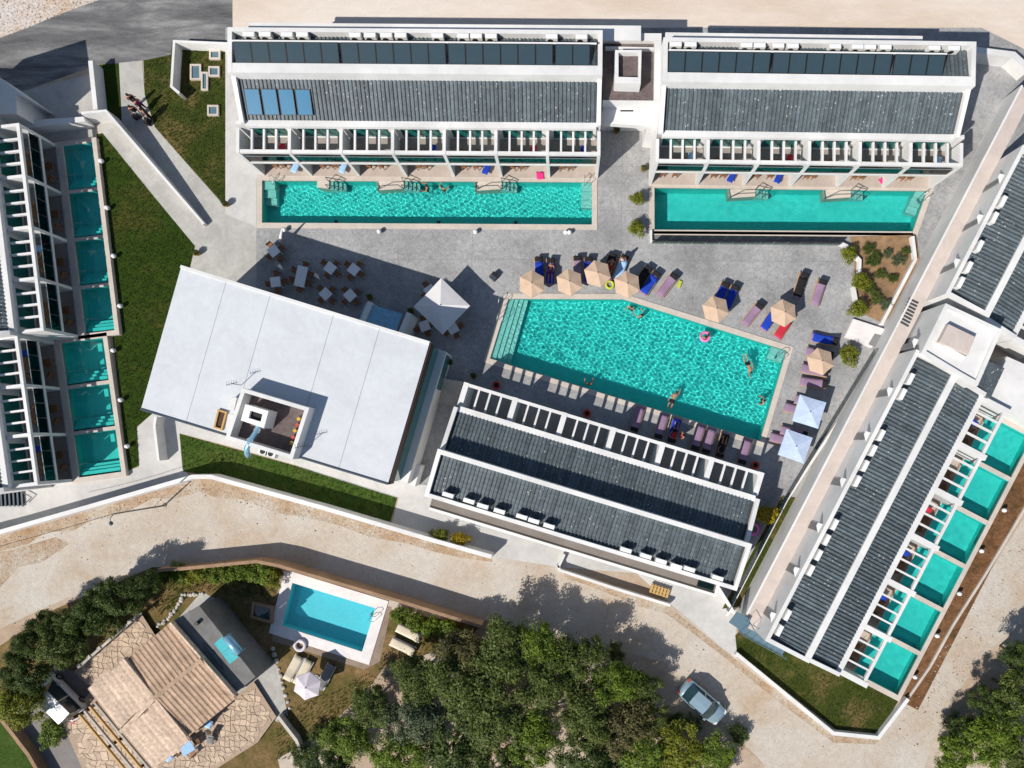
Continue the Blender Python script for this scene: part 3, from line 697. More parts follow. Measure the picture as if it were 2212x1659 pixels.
# outside stair between hall and pergola building
q = thing('concrete_steps', 'broad concrete steps between the hall and the pergola building', 'steps')
for k in range(6):
    a, b_ = lerp((953, 818), (938, 868), k / 6), lerp((1003, 826), (990, 880), k / 6); a2, b2 = lerp((953, 818), (938, 868), (k + 1) / 6), lerp((1003, 826), (990, 880), (k + 1) / 6)
    z = .9 - k * .15
    MB().prism(PW([a, b_, b2, a2], 0), 0, z).build('step', 'concrete', q)
# ------------------------------------------------------------------ boundary and garden walls
def wall(name, label, pts, h, w=.28, m='white', z0=-.1, hs=None, cat='wall'):
    # pts in survey coordinates of the wall's top; hs optional heights per point
    hs = hs or [h] * len(pts); P = [W(u, v, k) for (u, v), k in zip(pts, hs)]; n = len(P); L_, R_ = [], []
    for i in range(n):
        a = Vector(P[max(i - 1, 0)][:2]); b = Vector(P[i][:2]); c = Vector(P[min(i + 1, n - 1)][:2])
        d1 = (b - a).normalized() if i else (c - b).normalized(); d2 = (c - b).normalized() if i < n - 1 else d1
        n1 = Vector((-d1.y, d1.x)); n2 = Vector((-d2.y, d2.x)); mm = (n1 + n2).normalized(); k = w / 2 / max(.35, mm.dot(n1))
        L_.append(b + mm * k); R_.append(b - mm * k)
    b = MB()
    for i in range(n - 1):
        q = [R_[i], R_[i + 1], L_[i + 1], L_[i]]; zz = [hs[i], hs[i + 1], hs[i + 1], hs[i]]
        vs = [(p.x, p.y, z) for p, z in zip(q, zz)] + [(p.x, p.y, z0) for p in q]
        fs = [(0, 1, 2, 3), (0, 4, 5, 1), (2, 6, 7, 3)]
        if i == 0: fs.append((3, 7, 4, 0))
        if i == n - 2: fs.append((1, 5, 6, 2))
        b.quadmesh(vs, fs)
    o = b.build(name, m); return tag(o, label, cat)
wall('boundary_wall', 'long white boundary wall along the upper edge of the dirt road', [(-120, 1180), (0, 1149), (200, 1092), (415, 1030), (455, 1030), (700, 1098), (930, 1166), (1062, 1203)], 1.5, .34)
wall('retaining_wall', 'slanting white ramp wall dropping toward the plaza on the left', [(175, 244), (228, 239), (440, 484)], 1.6, .2, hs=[1.6, 1.6, .55])
wall('garden_wall', 'short straight white wall between ramp and narrow lawn, upper left', [(195, 131), (206, 236)], 1.3, .36)
wall('garden_wall', 'L-shaped white wall round the paved light wells, upper left', [(387, 201), (370, 187), (376, 89), (492, 94)], 1.1, .2)
wall('pool_ramp_wall', 'short bent white wall beside the path left of the hall', [(336, 900), (333, 920), (342, 995)], 1.2, .2)
wall('low_kerb_wall', 'low white kerb wall round the lower right lawn', [(1590, 1412), (1800, 1584), (1898, 1594), (1962, 1510)], .5, .3)
wall('rough_kerb', 'rough pale kerb along the verge beside the right wing pools', [(1964, 1506), (2010, 1440), (2060, 1350), (2130, 1240), (2190, 1140), (2260, 1020)], .2, .2, 'coping')
wall('pit_wall', 'low white wall round the open service pit by the dirt road', [(1205, 1222), (1209, 1232), (1330, 1272), (1448, 1308)], .7, .22)
wall('pit_side_wall', 'short white wall at the left end of the service pit', [(1219, 1198), (1206, 1226)], .7, .2)
wall('planter_wall', 'angular white planter wall beside the brown planting bed', [(1815, 524), (1830, 531), (1858, 562), (1857, 590), (1845, 620), (1850, 650)], .5, .24)
wall('deck_edge_wall', 'pale low wall with glass along the trench below the slanted-end pool', [(1407, 497), (1407, 521), (1822, 525), (1830, 532)], .35, .12)
wall('bed_wall', 'white wall on the right side of the brown planting bed', [(1972, 510), (1978, 560), (1905, 700)], .5, .26)
wall('stair_side_wall', 'white wall closing the upper right corner beyond the right block', [(2110, 108), (2190, 118), (2225, 150)], 1.4, .5)
sheet('dirt_verge', [(-100, 1178), (0, 1152), (200, 1094), (415, 1033), (455, 1032), (700, 1101), (930, 1169), (1062, 1206), (1065, 1214), (1000, 1206), (930, 1190), (880, 1174), (800, 1160), (735, 1136), (660, 1118), (600, 1108), (520, 1078), (470, 1076), (430, 1062), (380, 1078), (330, 1076), (270, 1108), (200, 1122), (160, 1146), (100, 1150), (60, 1176), (0, 1190), (-100, 1220)], .010, 'dirt_verge')
sheet('dirt_verge', [(1215, 1232), (1330, 1274), (1448, 1312), (1590, 1425), (1800, 1589), (1898, 1599), (1890, 1608), (1800, 1604), (1700, 1530), (1640, 1482), (1570, 1424), (1500, 1370), (1440, 1326), (1380, 1310), (1300, 1276), (1220, 1246)], .010, 'dirt_verge')
sheet('dirt_verge', [(-100, 1205), (20, 1190), (120, 1160), (150, 1175), (90, 1215), (40, 1225), (0, 1270), (-100, 1300)], .0104, 'dirt_verge')
wall('deck_rail_wall', 'long low white wall with dark glass rail in front of the right wing', [(1570, 1330), (1700, 1080), (1850, 850), (1905, 740)], .45, .2)
r_ = thing('glass_railing', 'dark glass railing standing along the low wall of the right wing', 'railing')
for k in range(22):
    a, b_ = lerp((1574, 1322), (1702, 1076), k / 22), lerp((1574, 1322), (1702, 1076), (k + .94) / 22)
    MB().bar(W(a[0], a[1], 1.3), W(b_[0], b_[1], 1.3), .03, .85).build('pane', 'car_glass', r_)
for k in range(22):
    a, b_ = lerp((1702, 1076), (1898, 752), k / 22), lerp((1702, 1076), (1898, 752), (k + .94) / 22)
    MB().bar(W(a[0], a[1], 1.3), W(b_[0], b_[1], 1.3), .03, .85).build('pane', 'car_glass', r_)
r_ = thing('glass_railing', 'clear glass railing beside the trench below the slanted-end pool', 'railing')
for k in range(14):
    a, b_ = lerp((1410, 520), (1822, 524), k / 14), lerp((1410, 520), (1822, 524), (k + .95) / 14)
    MB().bar(W(a[0], a[1], 1.2), W(b_[0], b_[1], 1.2), .03, .85).build('pane', 'rail_glass', r_)
sheet('trench_floor', [(1411, 506), (1830, 510), (1825, 522), (1411, 519)], .03, 'concrete_dark')
MB().prism(poly([(1411, 499.5), (1972, 503.5), (1972, 509.5), (1411, 505.5)]), -.1, .06).build('pool_ledge', 'coping')['kind'] = 'structure'
# north-end mass of the left wing
t = thing('stair_block', 'shaded blue-white stair block at the upper left edge', 'building')
q4 = PW([(-260, 60), (0, 165), (60, 212), (-260, 160)], 3.0)
MB().prism(PW([(-300, 150), (-4, 165), (60, 212), (36, 204), (36, 246), (-300, 246)], 3.0), -.1, 3.0).build('wall', 'white', t)
MB().prism(poly([(39, 220), (-96, 262), (-140, 305), (-150, 345), (55, 325)]), -.1, 7.5).build('tower', 'white', t)
MB().prism(PW([(20, 262), (180, 252), (184, 262), (24, 280)], 1.2), -.1, 1.2).build('ramp_wall', 'white', t)
# garage slot, white sill and ledge on the right wing ground edge
wall('white_ledge', 'white corner wall joining pergola building and right wing', [(1548, 1262), (1590, 1330)], 1.2, .2)
# light wells in the upper left lawn
for k, (a, b_) in enumerate((((410, 138), (434, 172)), ((434, 155), (449, 195)), ((450, 143), (474, 165)), ((452, 108), (476, 128)), ((448, 227), (472, 250)))):
    q = thing('light_well', ('largest pale-framed light well in the lawn', 'tall narrow light well in the lawn, touching the largest', 'middle small square light well in the lawn', 'topmost small square light well in the lawn', 'lone square light well in the lower lawn')[k], 'skylight', (0, 0, 0), 0, 'light wells in the lawn')
    pp = PW([a, (b_[0], a[1]), b_, (a[0], b_[1])], .2); z_ = .2 + .012 * k
    MB().prism(pp, 0, z_, [inset(pp, -.14)]).build('frame', 'coping', q); MB().prism(inset(pp, -.13), .05, .12 + .01 * k).build('pane', 'well_glass', q)
# steel escape stair at the foot of the right wing
q = thing('steel_stair', 'blue-grey steel stair at the lower end of the right wing', 'stair')
P0, P1 = Vector(W(1590, 1350, 2.6)), Vector(W(1690, 1412, .3)); dn = (P1 - P0); 
MB().prism(PW([(1575, 1345), (1592, 1322), (1622, 1338), (1605, 1365)], 2.6), 2.48, 2.6).build('landing', 'stair_steel', q)
pa, pb = Vector(W(1604, 1352, 2.5)), Vector(W(1700, 1405, .1)); dr_ = (pb - pa); fl = Vector((dr_.x, dr_.y, 0)).normalized(); nn = Vector((-fl.y, fl.x, 0))
for k in range(14):
    c = pa + dr_ * (k / 14); MB().bar(tuple(c - nn * .5), tuple(c + nn * .5), .30, .04).build('tread', 'stair_steel', q)
for sgn in (-1, 1):
    MB().bar(tuple(pa + nn * .54 * sgn), tuple(pb + nn * .54 * sgn), .06, .2).build('stringer', 'stair_steel', q)
    MB().tube([tuple(pa + nn * .54 * sgn + Vector((0, 0, .95))), tuple(pb + nn * .54 * sgn + Vector((0, 0, .95)))], .025, 6).build('handrail', 'stair_steel', q)
    for k in range(8):
        c = pa + dr_ * (k / 7) + nn * .54 * sgn; MB().tube([tuple(c), tuple(c + Vector((0, 0, .95)))], .018, 5).build('baluster', 'stair_steel', q)
# slatted gate leaf at far left, and dark frame
q = thing('steel_grating', 'dark steel grating hatch on the service drive at the left edge', 'grating')
MB().prism(PW([(-30, 1062), (46, 1058), (50, 1066), (52, 1090), (-30, 1096)], .12), .02, .06).build('pit', 'black_metal', q)
for k in range(9): MB().bar(W(-26 + k * 9, 1062, .2), W(-24 + k * 9, 1094, .2), .14, .1).build('bar', 'dark_metal', q)
MB().tube([W(50, 1064, .3), W(68, 1074, .3), W(52, 1090, .3)], .05, 6).build('frame', 'dark_metal', q)

# ------------------------------------------------------------------ solar panels
def panel_row(f, x0, pw, gaps, ya, za, yb, zb, m, who, group, kind):
    sl_ = math.atan2(zb - za, yb - ya); Ls = math.hypot(yb - ya, zb - za); me = None; x = x0
    for i, g in enumerate(gaps):
        x += g
        lab = f'{kind} solar panel, {ORD[i]} from the left on the {who}'
        px, py = f.w(x, ya); q = thing('solar_module', lab, 'solar panel', (px, py, za), f.a, group)
        q.rotation_euler = Matrix.Rotation(f.a, 4, 'Z').to_quaternion().to_euler(); q.rotation_euler = (Matrix.Rotation(f.a, 4, 'Z') @ Matrix.Rotation(sl_, 4, 'X')).to_euler()
        if me is None:
            fr = MB()
            for a in ((0, .04, 0, Ls), (pw - .04, pw, 0, Ls), (.04, pw - .04, 0, .04), (.04, pw - .04, Ls - .04, Ls)): fr.box(*a, 0, .09)
            me = (fr.mesh('frame', 'black_metal'), MB().box(.04, pw - .04, .04, Ls - .04, .02, .075).mesh('glass', m))
        put('frame', me[0], q); put('glass', me[1], q); x += pw
gap20 = [0] + [.03 + (.16 if i in (6, 12, 18) else 0) for i in range(1, 20)]
panel_row(TL, 1.0, 1.235, gap20, TL.dR + .78, 7.02, TL.dR + 2.05, 7.5, 'solar_dark', 'upper left block', 'dark solar panels, upper left block', 'dark')
gap17 = [0] + [.03 + (.16 if i in (6, 13) else 0) for i in range(1, 16)]
panel_row(TR, .36, 1.2, gap17, TR.dR + .80, 7.02, TR.dR + 2.05, 7.5, 'solar_dark', 'upper right block', 'dark solar panels, upper right block', 'dark')
panel_row(TL, 1.12, 1.13, [0, .13, .13, .13], TL.dE + .55, 5.32, TL.dE + 2.15, 6.05, 'solar_blue', 'upper left block', 'blue solar panels', 'bright blue')
for f, w_ in ((TL, 'left'), (TR, 'right')):
    a, b_ = f.w(.9 if f is TL else .35, f.dR + 2.12), f.w(f.L - (.35 if f is TL else 2.8), f.dR + 2.12); c_, d2 = f.w(.85 if f is TL else .35, f.dR + .74), f.w(f.L - (.3 if f is TL else .9), f.dR + .74)
    q = thing('panel_rack', f'white rail carrying the dark panels of the upper {w_} block', 'rack', (0, 0, 0), 0, 'panel racks')
    MB().bar((*a, 7.55), (*b_, 7.55), .10, .08).build('top_rail', 'white_paint', q); MB().bar((*c_, 7.0), (*d2, 7.0), .06, .05).build('bottom_rail', 'steel', q)
    for k in range(8):
        p = lerp(a, b_, (k + .5) / 8); MB().tube([(p[0], p[1], 6.65), (p[0], p[1], 7.48)], .03, 5).build('post', 'steel', q)
# ------------------------------------------------------------------ air conditioners
ac_me = (MB().box(-.43, .43, -.16, .16, .08, .66).mesh('casing', 'ac_white'), MB().box(-.40, .40, -.15, .15, .66, .675).mesh('lid', 'white_paint'),
         MB().lathe([(.2, 0), (.21, .02), (.2, .03)], 12).mesh('fan_grille', 'black_metal'), MB().box(-.38, -.3, -.14, .14, 0, .08).mesh('foot', 'black_metal'))
def ac(x, y, z, rz, label, group):
    q = thing('air_conditioner', label, 'air conditioner', (x, y, z), rz, group)
    put('casing', ac_me[0], q); put('lid', ac_me[1], q); g_ = put('fan_grille', ac_me[2], q, (-.1, -.16, .37)); g_.rotation_euler = (math.pi / 2, 0, 0)
    put('foot', ac_me[3], q); put('foot', ac_me[3], q, (.68, 0, 0))
for f, us, who, v_ in ((TL, [524, 549, 628, 657, 773, 802, 832, 861, 946, 997, 1022, 1051, 1127, 1172][0:0] or [540, 575, 622, 655, 768, 800, 835, 866, 945, 1000, 1028, 1060, 1190, 1254], 'left', 74), (TR, [1455, 1487, 1607, 1635, 1675, 1706, 1797, 1845, 1872, 1905, 2010, 2052], 'right', 92)):
    for k, u_ in enumerate(us):
        px, py = W2(u_, v_, 7.0); lx = (px - f.o.x) / math.cos(f.a); x, y = f.w(lx, f.dB - .55)
        ac(x, y, f.zb1 + .12, f.a, f'white air conditioner, {ORD[k]} from the left on the upper {who} block', f'air conditioners, upper {who} block')
for k, (u_, v_) in enumerate([(968, 1071), (1013, 1084), (1043, 1095), (1079, 1106), (1127, 1118), (1153, 1127), (1186, 1138), (1352, 1190), (1395, 1203), (1428, 1214), (1461, 1225), (1489, 1231), (1550, 1250)]):
    px, py = W2(u_, v_ - 2, 5.4); ac(px, py, 4.85, BAR.a, f'white air conditioner, {ORD[k]} from the left on the pergola building', 'air conditioners, pergola building')
for k, s_ in enumerate([.9, 2.2, 6.0, 7.3, 8.6, 9.9, 13.6, 14.9, 16.2, 17.5, 21.0, 22.3]):
    x, y = RL.w(s_, RL.dB - .55); ac(x, y, RL.zb1 + .12, RL.a, f'white air conditioner, {ORD[k]} from the bottom on the right wing', 'air conditioners, right wing')
for k, s_ in enumerate([30.5, 31.8, 33.6, 36.0, 37.4]):
    x, y = RL.w(s_, RL.dB - .55); ac(x, y, RL.zb1 + .12, RL.a, f'white air conditioner, {ORD[k]} from the bottom above the stair tower', 'air conditioners above the stair tower')
# doors and canopies along the gallery
for k, s_ in enumerate([1.0, 4.9, 8.7, 12.6, 16.6, 20.4, 24.6, 31.5, 35.3, 38.8]):
    x, y = RL.w(s_, RL.dB + .02); q = thing('gallery_door', f'shade-toned door with small slanted canopy, {ORD[k]} from the bottom of the gallery', 'door', (x, y, 2.3), RL.a, 'gallery doors')
    MB().box(.2, .75, .0, .05, 0, 2.0).build('leaf', 'cushion_grey', q)  # leaf coloured dark to stand for the shade under the canopy
    MB().quadmesh([(.1, .0, 2.3), (.85, .0, 2.3), (.8, .34, 2.22), (.55, .34, 2.22), (.1, .0, 2.24), (.85, .0, 2.24), (.8, .34, 2.18), (.55, .34, 2.18)], [(0, 3, 2, 1), (4, 5, 6, 7), (0, 1, 5, 4), (1, 2, 6, 5), (2, 3, 7, 6), (3, 0, 4, 7)]).build('canopy', 'white', q)
q = thing('gallery_steps', 'grey striped steps crossing the gallery beside the stair tower', 'steps')
for k in range(8):
    a, b_ = lerp((1963, 645), (1939, 700), k / 8), lerp((1984, 655), (1960, 712), k / 8)
    MB().bar(W(*a, 2.38), W(*b_, 2.38), .12, .06).build('step', 'dark_metal', q)
# ------------------------------------------------------------------ foliage
def crown_mesh(name, n_cl, n_leaf, ls, seed, m, flat=.6, spread=.30, up=.5, core=.35):
    rg = np.random.default_rng(seed); cen = []
    ph = rg.uniform(0, 6.28, 6)
    while len(cen) < n_cl:
        d = rg.normal(size=3); d /= np.linalg.norm(d)
        if d[2] < -.35: continue
        az = math.atan2(d[1], d[0]); r = (.78 + .16 * math.sin(2 * az + ph[0]) + .12 * math.sin(3 * az + ph[1]) + .10 * math.sin(5 * az + ph[2])) * rg.uniform(core, 1.0) ** .5
        cen.append(d * r * np.array([1, 1, flat]))
    cen = np.array(cen)
    cr = rg.uniform(.5, 1.25, n_cl) * spread
    ci = rg.integers(0, n_cl, n_cl * n_leaf)
    off = rg.normal(size=(len(ci), 3)); off /= np.linalg.norm(off, axis=1)[:, None]; off *= (rg.uniform(0, 1, len(ci)) ** .4)[:, None]
    P = cen[ci] + off * cr[ci][:, None] * np.array([1, 1, .75])
    N = off + np.array([0, 0, up]) + rg.normal(size=off.shape) * .35; N /= np.linalg.norm(N, axis=1)[:, None]
    A = np.cross(N, rg.normal(size=off.shape)); A /= np.linalg.norm(A, axis=1)[:, None]; B = np.cross(N, A)
    sz = rg.uniform(.6, 1.3, len(ci))[:, None] * ls
    V = np.stack([P - A * sz, P + B * sz * .5, P + A * sz, P - B * sz * .5], 1).reshape(-1, 3); V[:, 2] += flat
    me = bpy.data.meshes.new(name); k = np.arange(len(ci)) * 4
    me.from_pydata(V.tolist(), [], np.stack([k, k + 1, k + 2, k + 3], 1).tolist()); me.materials.append(M[m]); return me
CR = {}
for k in range(4): CR['tree', k] = crown_mesh('crown', 95, 120, .037, 40 + k, 'leaf_olive', .6, .22, .6, .2)
for k in range(3): CR['bush', k] = crown_mesh('foliage', 46, 46, .085, 60 + k, 'leaf_green', .8, .36)
for k in range(2): CR['scrub', k] = crown_mesh('foliage', 90, 40, .05, 70 + k, 'leaf_olive', .45, .26, .5, .1)
def trunk_mesh(h, seed):
    rg = random.Random(seed); b = MB(); r0 = .16
    b.tube([(0, 0, -.1), (.03, .02, h * .3), (-.02, .04, h * .6), (0, 0, h * .85)], [r0, r0 * .85, r0 * .65, r0 * .3], 7)
    for k in range(5):
        a = k * 1.26 + rg.uniform(-.3, .3); q = rg.uniform(.9, 1.5)
        b.tube([(0, .02, h * (.35 + .07 * k)), (math.cos(a) * q * .5, math.sin(a) * q * .5, h * (.6 + .05 * k)), (math.cos(a) * q, math.sin(a) * q, h * (.8 + .05 * k))], [r0 * .5, r0 * .35, r0 * .12], 5)
    return b.mesh('trunk', 'bark')
TRK = [trunk_mesh(2.6, k) for k in range(3)]
def foliage(kind, u, v, r, h, m, label, cat, group, name, base_z=None, hz=None):
    # crown outline radius r px seen at height h (crown mid)
    x, y, _ = W(u, v, h); rr = r / S * (H - h) / H
    q = thing(name, label, cat, (x, y, 0), rnd.uniform(0, 6.28), group)
    k = rnd.randrange(len([1 for a in CR if a[0] == kind])); me = CR[kind, k]
    zb = base_z if base_z is not None else max(.0, h * .45)
    fl = {'tree': .6, 'bush': .8, 'scrub': .45}[kind]; zs = hz or max(.5, (h * 1.25 - zb) / (2 * fl))
    o = put('crown' if kind == 'tree' else 'foliage', me, q, (0, 0, zb), 0, (rr, rr, zs))
    o.material_slots[0].link = 'OBJECT'; o.material_slots[0].material = M[m]
    if kind == 'tree': put('trunk', TRK[rnd.randrange(3)], q, (0, 0, 0), 0, (rr / 2.6, rr / 2.6, h / 2.6))
    else: MB().tube([(0, 0, -.05), (.02, 0, zb + zs * .5)], [.05, .025], 6).build('stem', 'bark', q)
    return q
grove = [(705, 1655, 58, 3.2, 'leaf_dark'), (748, 1600, 62, 3.4, 'leaf_green'), (800, 1530, 60, 3.8, 'leaf_olive'), (900, 1475, 66, 4.2, 'leaf_olive'), (1000, 1415, 66, 4.2, 'leaf_dry'), (890, 1560, 74, 4.4, 'leaf_grey'), (1000, 1490, 92, 5.0, 'leaf_olive'),
         (1085, 1420, 84, 4.8, 'leaf_olive'), (1075, 1545, 96, 5.0, 'leaf_olive'), (975, 1625, 88, 4.5, 'leaf_dark'), (860, 1640, 74, 3.9, 'leaf_green'), (1165, 1400, 66, 4.3, 'leaf_green'), (1195, 1470, 74, 5.0, 'leaf_olive'),
         (1245, 1430, 70, 4.5, 'leaf_olive'), (1150, 1600, 72, 4.6, 'leaf_green'), (1265, 1550, 74, 4.7, 'leaf_olive'), (1330, 1480, 62, 4.2, 'leaf_green'), (1378, 1492, 58, 3.4, 'leaf_olive'), (1345, 1575, 74, 4.2, 'leaf_dry'), (1270, 1640, 80, 4.0, 'leaf_dark'),
         (1408, 1556, 44, 3.0, 'leaf_olive'), (1380, 1650, 78, 3.4, 'leaf_green'), (1470, 1630, 70, 2.8, 'leaf_lime'), (1545, 1645, 62, 2.4, 'leaf_green'), (1085, 1660, 74, 4.0, 'leaf_dark')]
def place_word(u, v, lst):
    return ''
for k, (u_, v_, r, h, m) in enumerate(sorted(grove, key=lambda g: g[0])):
    tone = {'leaf_olive': 'olive green', 'leaf_green': 'bright green', 'leaf_dark': 'dark green', 'leaf_grey': 'silvery grey', 'leaf_dry': 'brownish olive', 'leaf_lime': 'yellow-green'}[m]
    foliage('tree', u_, v_, r * .98, h * .8, m, f'{tone} tree in the roadside grove, {ORD[k] if k < 22 else ("third last", "last but one", "rightmost")[k - 22]} counted from the left', 'tree', 'trees of the roadside grove', 'olive_tree')
left = [(48, 1400, 46, 3.4, 'leaf_dark'), (95, 1352, 42, 3.2, 'leaf_dark'), (122, 1405, 56, 3.8, 'leaf_olive'), (60, 1462, 52, 3.4, 'leaf_dark'), (188, 1330, 56, 3.6, 'leaf_dark'), (245, 1290, 56, 3.8, 'leaf_dark'), (215, 1345, 42, 2.8, 'leaf_olive'), (298, 1272, 42, 3.2, 'leaf_dark'), (150, 1355, 44, 3.4, 'leaf_olive'), (30, 1535, 58, 3.4, 'leaf_lime'), (22, 1465, 40, 3.2, 'leaf_dark')]
for k, (u_, v_, r, h, m) in enumerate(sorted(left, key=lambda g: g[0])):
    foliage('tree', u_, v_, r, h, m, f'{ {"leaf_dark": "dark green", "leaf_olive": "olive green", "leaf_lime": "yellow-green"}[m]} tree beside the villa terrace, {ORD[k]} counted from the left', 'tree', 'trees beside the villa', 'garden_tree')
right = [(2150, 1600, 78, 3.4, 'leaf_green'), (2070, 1640, 52, 2.6, 'leaf_green'), (2205, 1500, 66, 3.4, 'leaf_olive'), (2140, 1520, 44, 2.8, 'leaf_dark'), (2095, 1580, 42, 2.4, 'leaf_dark'), (2212, 1420, 46, 3.0, 'leaf_dark'), (2215, 1640, 60, 3.2, 'leaf_olive')]
for k, (u_, v_, r, h, m) in enumerate(sorted(right, key=lambda g: g[0])):
    foliage('tree', u_, v_, r, h, m, f'{ {"leaf_dark": "dark green", "leaf_olive": "olive green", "leaf_green": "bright green"}[m]} tree in the lower right corner, {ORD[k]} counted from the left', 'tree', 'trees in the lower right corner', 'roadside_tree')
for k, (u_, v_, r, m) in enumerate([(348, 1246, 22, 'leaf_green'), (383, 1238, 24, 'leaf_green'), (418, 1246, 24, 'leaf_lime'), (455, 1240, 24, 'leaf_green'), (490, 1238, 26, 'leaf_green'), (526, 1236, 24, 'leaf_green'), (562, 1240, 30, 'leaf_green'), (585, 1250, 22, 'leaf_lime')]):
    foliage('bush', u_, v_, r, 1.2, m, f'leafy green hedge shrub inside the villa wall, {ORD[k]} from the left', 'shrub', 'villa hedge', 'hedge_shrub', .15)
for k, (u_, v_, r) in enumerate([(862, 1330, 22), (895, 1345, 24), (930, 1355, 24), (965, 1366, 26), (995, 1378, 24), (975, 1392, 22)]):
    foliage('bush', u_, v_, r, 1.0, 'leaf_green', f'green hedge shrub right of the villa pool, {ORD[k]} from the left', 'shrub', 'hedge right of the villa pool', 'hedge_shrub', .1)
for k, (u_, v_, r, m, lab) in enumerate([(1378, 426, 17, 'leaf_lime', 'round lime shrub on the paving between the two upper pools, upper one'), (1376, 490, 20, 'leaf_lime', 'round lime shrub on the paving between the two upper pools, lower one'),
      (1838, 547, 20, 'leaf_lime', 'lime shrub at the top of the brown planting bed'), (1864, 606, 22, 'leaf_lime', 'lime shrub halfway down the brown planting bed edge'), (1858, 666, 22, 'leaf_lime', 'lime shrub at the foot of the brown planting bed'),
      (1838, 766, 24, 'leaf_lime', 'lime shrub below the white terrace beside the right wing'), (948, 1160, 22, 'leaf_lime', 'lime shrub by the boundary wall, left of the pair'), (992, 1168, 22, 'leaf_yellow', 'yellow-green shrub by the boundary wall, right of the pair'),
      (1662, 1112, 26, 'leaf_yellow', 'bright yellow shrub between pergola building and right wing')]):
    foliage('bush', u_, v_, r, 1.1, m, lab, 'shrub', 'ornamental shrubs', 'garden_shrub', .1)
for k, (u_, v_, r) in enumerate([(1890, 560, 22), (1920, 545, 14), (1905, 590, 16), (1930, 600, 14), (1945, 560, 18), (1895, 640, 20), (1880, 620, 16), (1915, 655, 18), (1960, 540, 12), (1880, 535, 16)]):
    foliage('scrub', u_, v_, r, .5, ('leaf_dark', 'leaf_grey', 'leaf_olive')[k % 3], f'sparse low plant in the brown planting bed, {ORD[k]} of ten', 'plant', 'plants in the brown bed', 'bed_plant', .0)
for k, (u_, v_, r, m) in enumerate([(650, 1640, 34, 'leaf_dark'), (690, 1590, 30, 'leaf_dark'), (105, 1590, 40, 'leaf_green'), (1500, 1565, 26, 'leaf_grey'), (1330, 1410, 26, 'leaf_olive'), (1460, 1560, 24, 'leaf_dark'), (2060, 1560, 26, 'leaf_grey'), (1600, 1590, 30, 'leaf_dark')]):
    foliage('scrub', u_, v_, r, .9, m, ['dark bush at the lower end of the villa lawn', 'dark round bush on the edge of the grove by the villa lawn', 'spiky green bush left of the villa pergola', 'grey scrub behind the parked car', 'low scrub at the road edge above the grove', 'dark scrub left of the parked car', 'grey scrub at the lower right road corner', 'dark scrub below the parked car'][k], 'bush', 'loose bushes', 'scrub_bush', .0)
# potted plants
def pot_plant(u, v, label, m='leaf_dark', r=.28):
    x, y = W2(u, v, .4); q = thing('potted_plant', label, 'potted plant', (x, y, .02), 0, 'potted plants')
    MB().lathe([(.16, 0), (.25, .38), (.27, .40), (.22, .40), (.2, .34)], 12).build('pot', 'pot', q, smooth=True)
    o = put('foliage', CR['bush', 1], q, (0, 0, .35), 0, (r, r, r)); o.material_slots[0].link = 'OBJECT'; o.material_slots[0].material = M[m]
for u_, v_, lab in [(486, 440, 'dark potted plant beside the lawn below the left block'), (423, 546, 'dark potted plant at the plaza corner left of the hall'), (1332, 281, 'potted plant in the shade of the lift tower'), (1391, 364, 'potted plant at the corner of the right block'),
                    (799, 642, 'dark potted plant left of the hall porch'), (888, 672, 'dark potted plant right of the hall porch'), (972, 782, 'dark potted plant at the hall corner'), (1023, 812, 'dark potted plant by the pergola building steps')]:
    pot_plant(u_, v_, lab)

# ------------------------------------------------------------------ lamps
lm_me = (MB().box(-.035, .035, -.035, .035, 0, .2).mesh('post', 'dark_metal'), MB().lathe([(.05, 0), (.17, .05), (.19, .2), (.15, .34), (.05, .38)], 10).mesh('globe', 'plastic_white', True))
def lamp(u, v, label, group, z=.03):
    x, y = W2(u, v, .35); q = thing('garden_lamp', label, 'lamp', (x, y, z), 0, group); put('post', lm_me[0], q); put('globe', lm_me[1], q, (0, 0, .16))
for k, p in enumerate([(219, 348), (232, 449), (246, 553), (260, 661), (245, 757), (261, 864), (275, 964)]): lamp(*p, f'white globe lamp on the lawn by the left pools, {ORD[k]} from the top', 'lamps by the left pools')
for k, p in enumerate([(2169, 1102), (2120, 1190), (2072, 1282), (2024, 1373), (1976, 1462)]): lamp(*p, f'white globe lamp outside the right wing pools, {ORD[k]} from the top', 'lamps by the right pools')
for k, p in enumerate([(614, 496), (819, 500), (1027, 501), (1222, 502), (1230, 502)]): lamp(*p, f'white lamp on the paving below the long left pool, {ORD[k]} from the left', 'lamps below the long left pool')

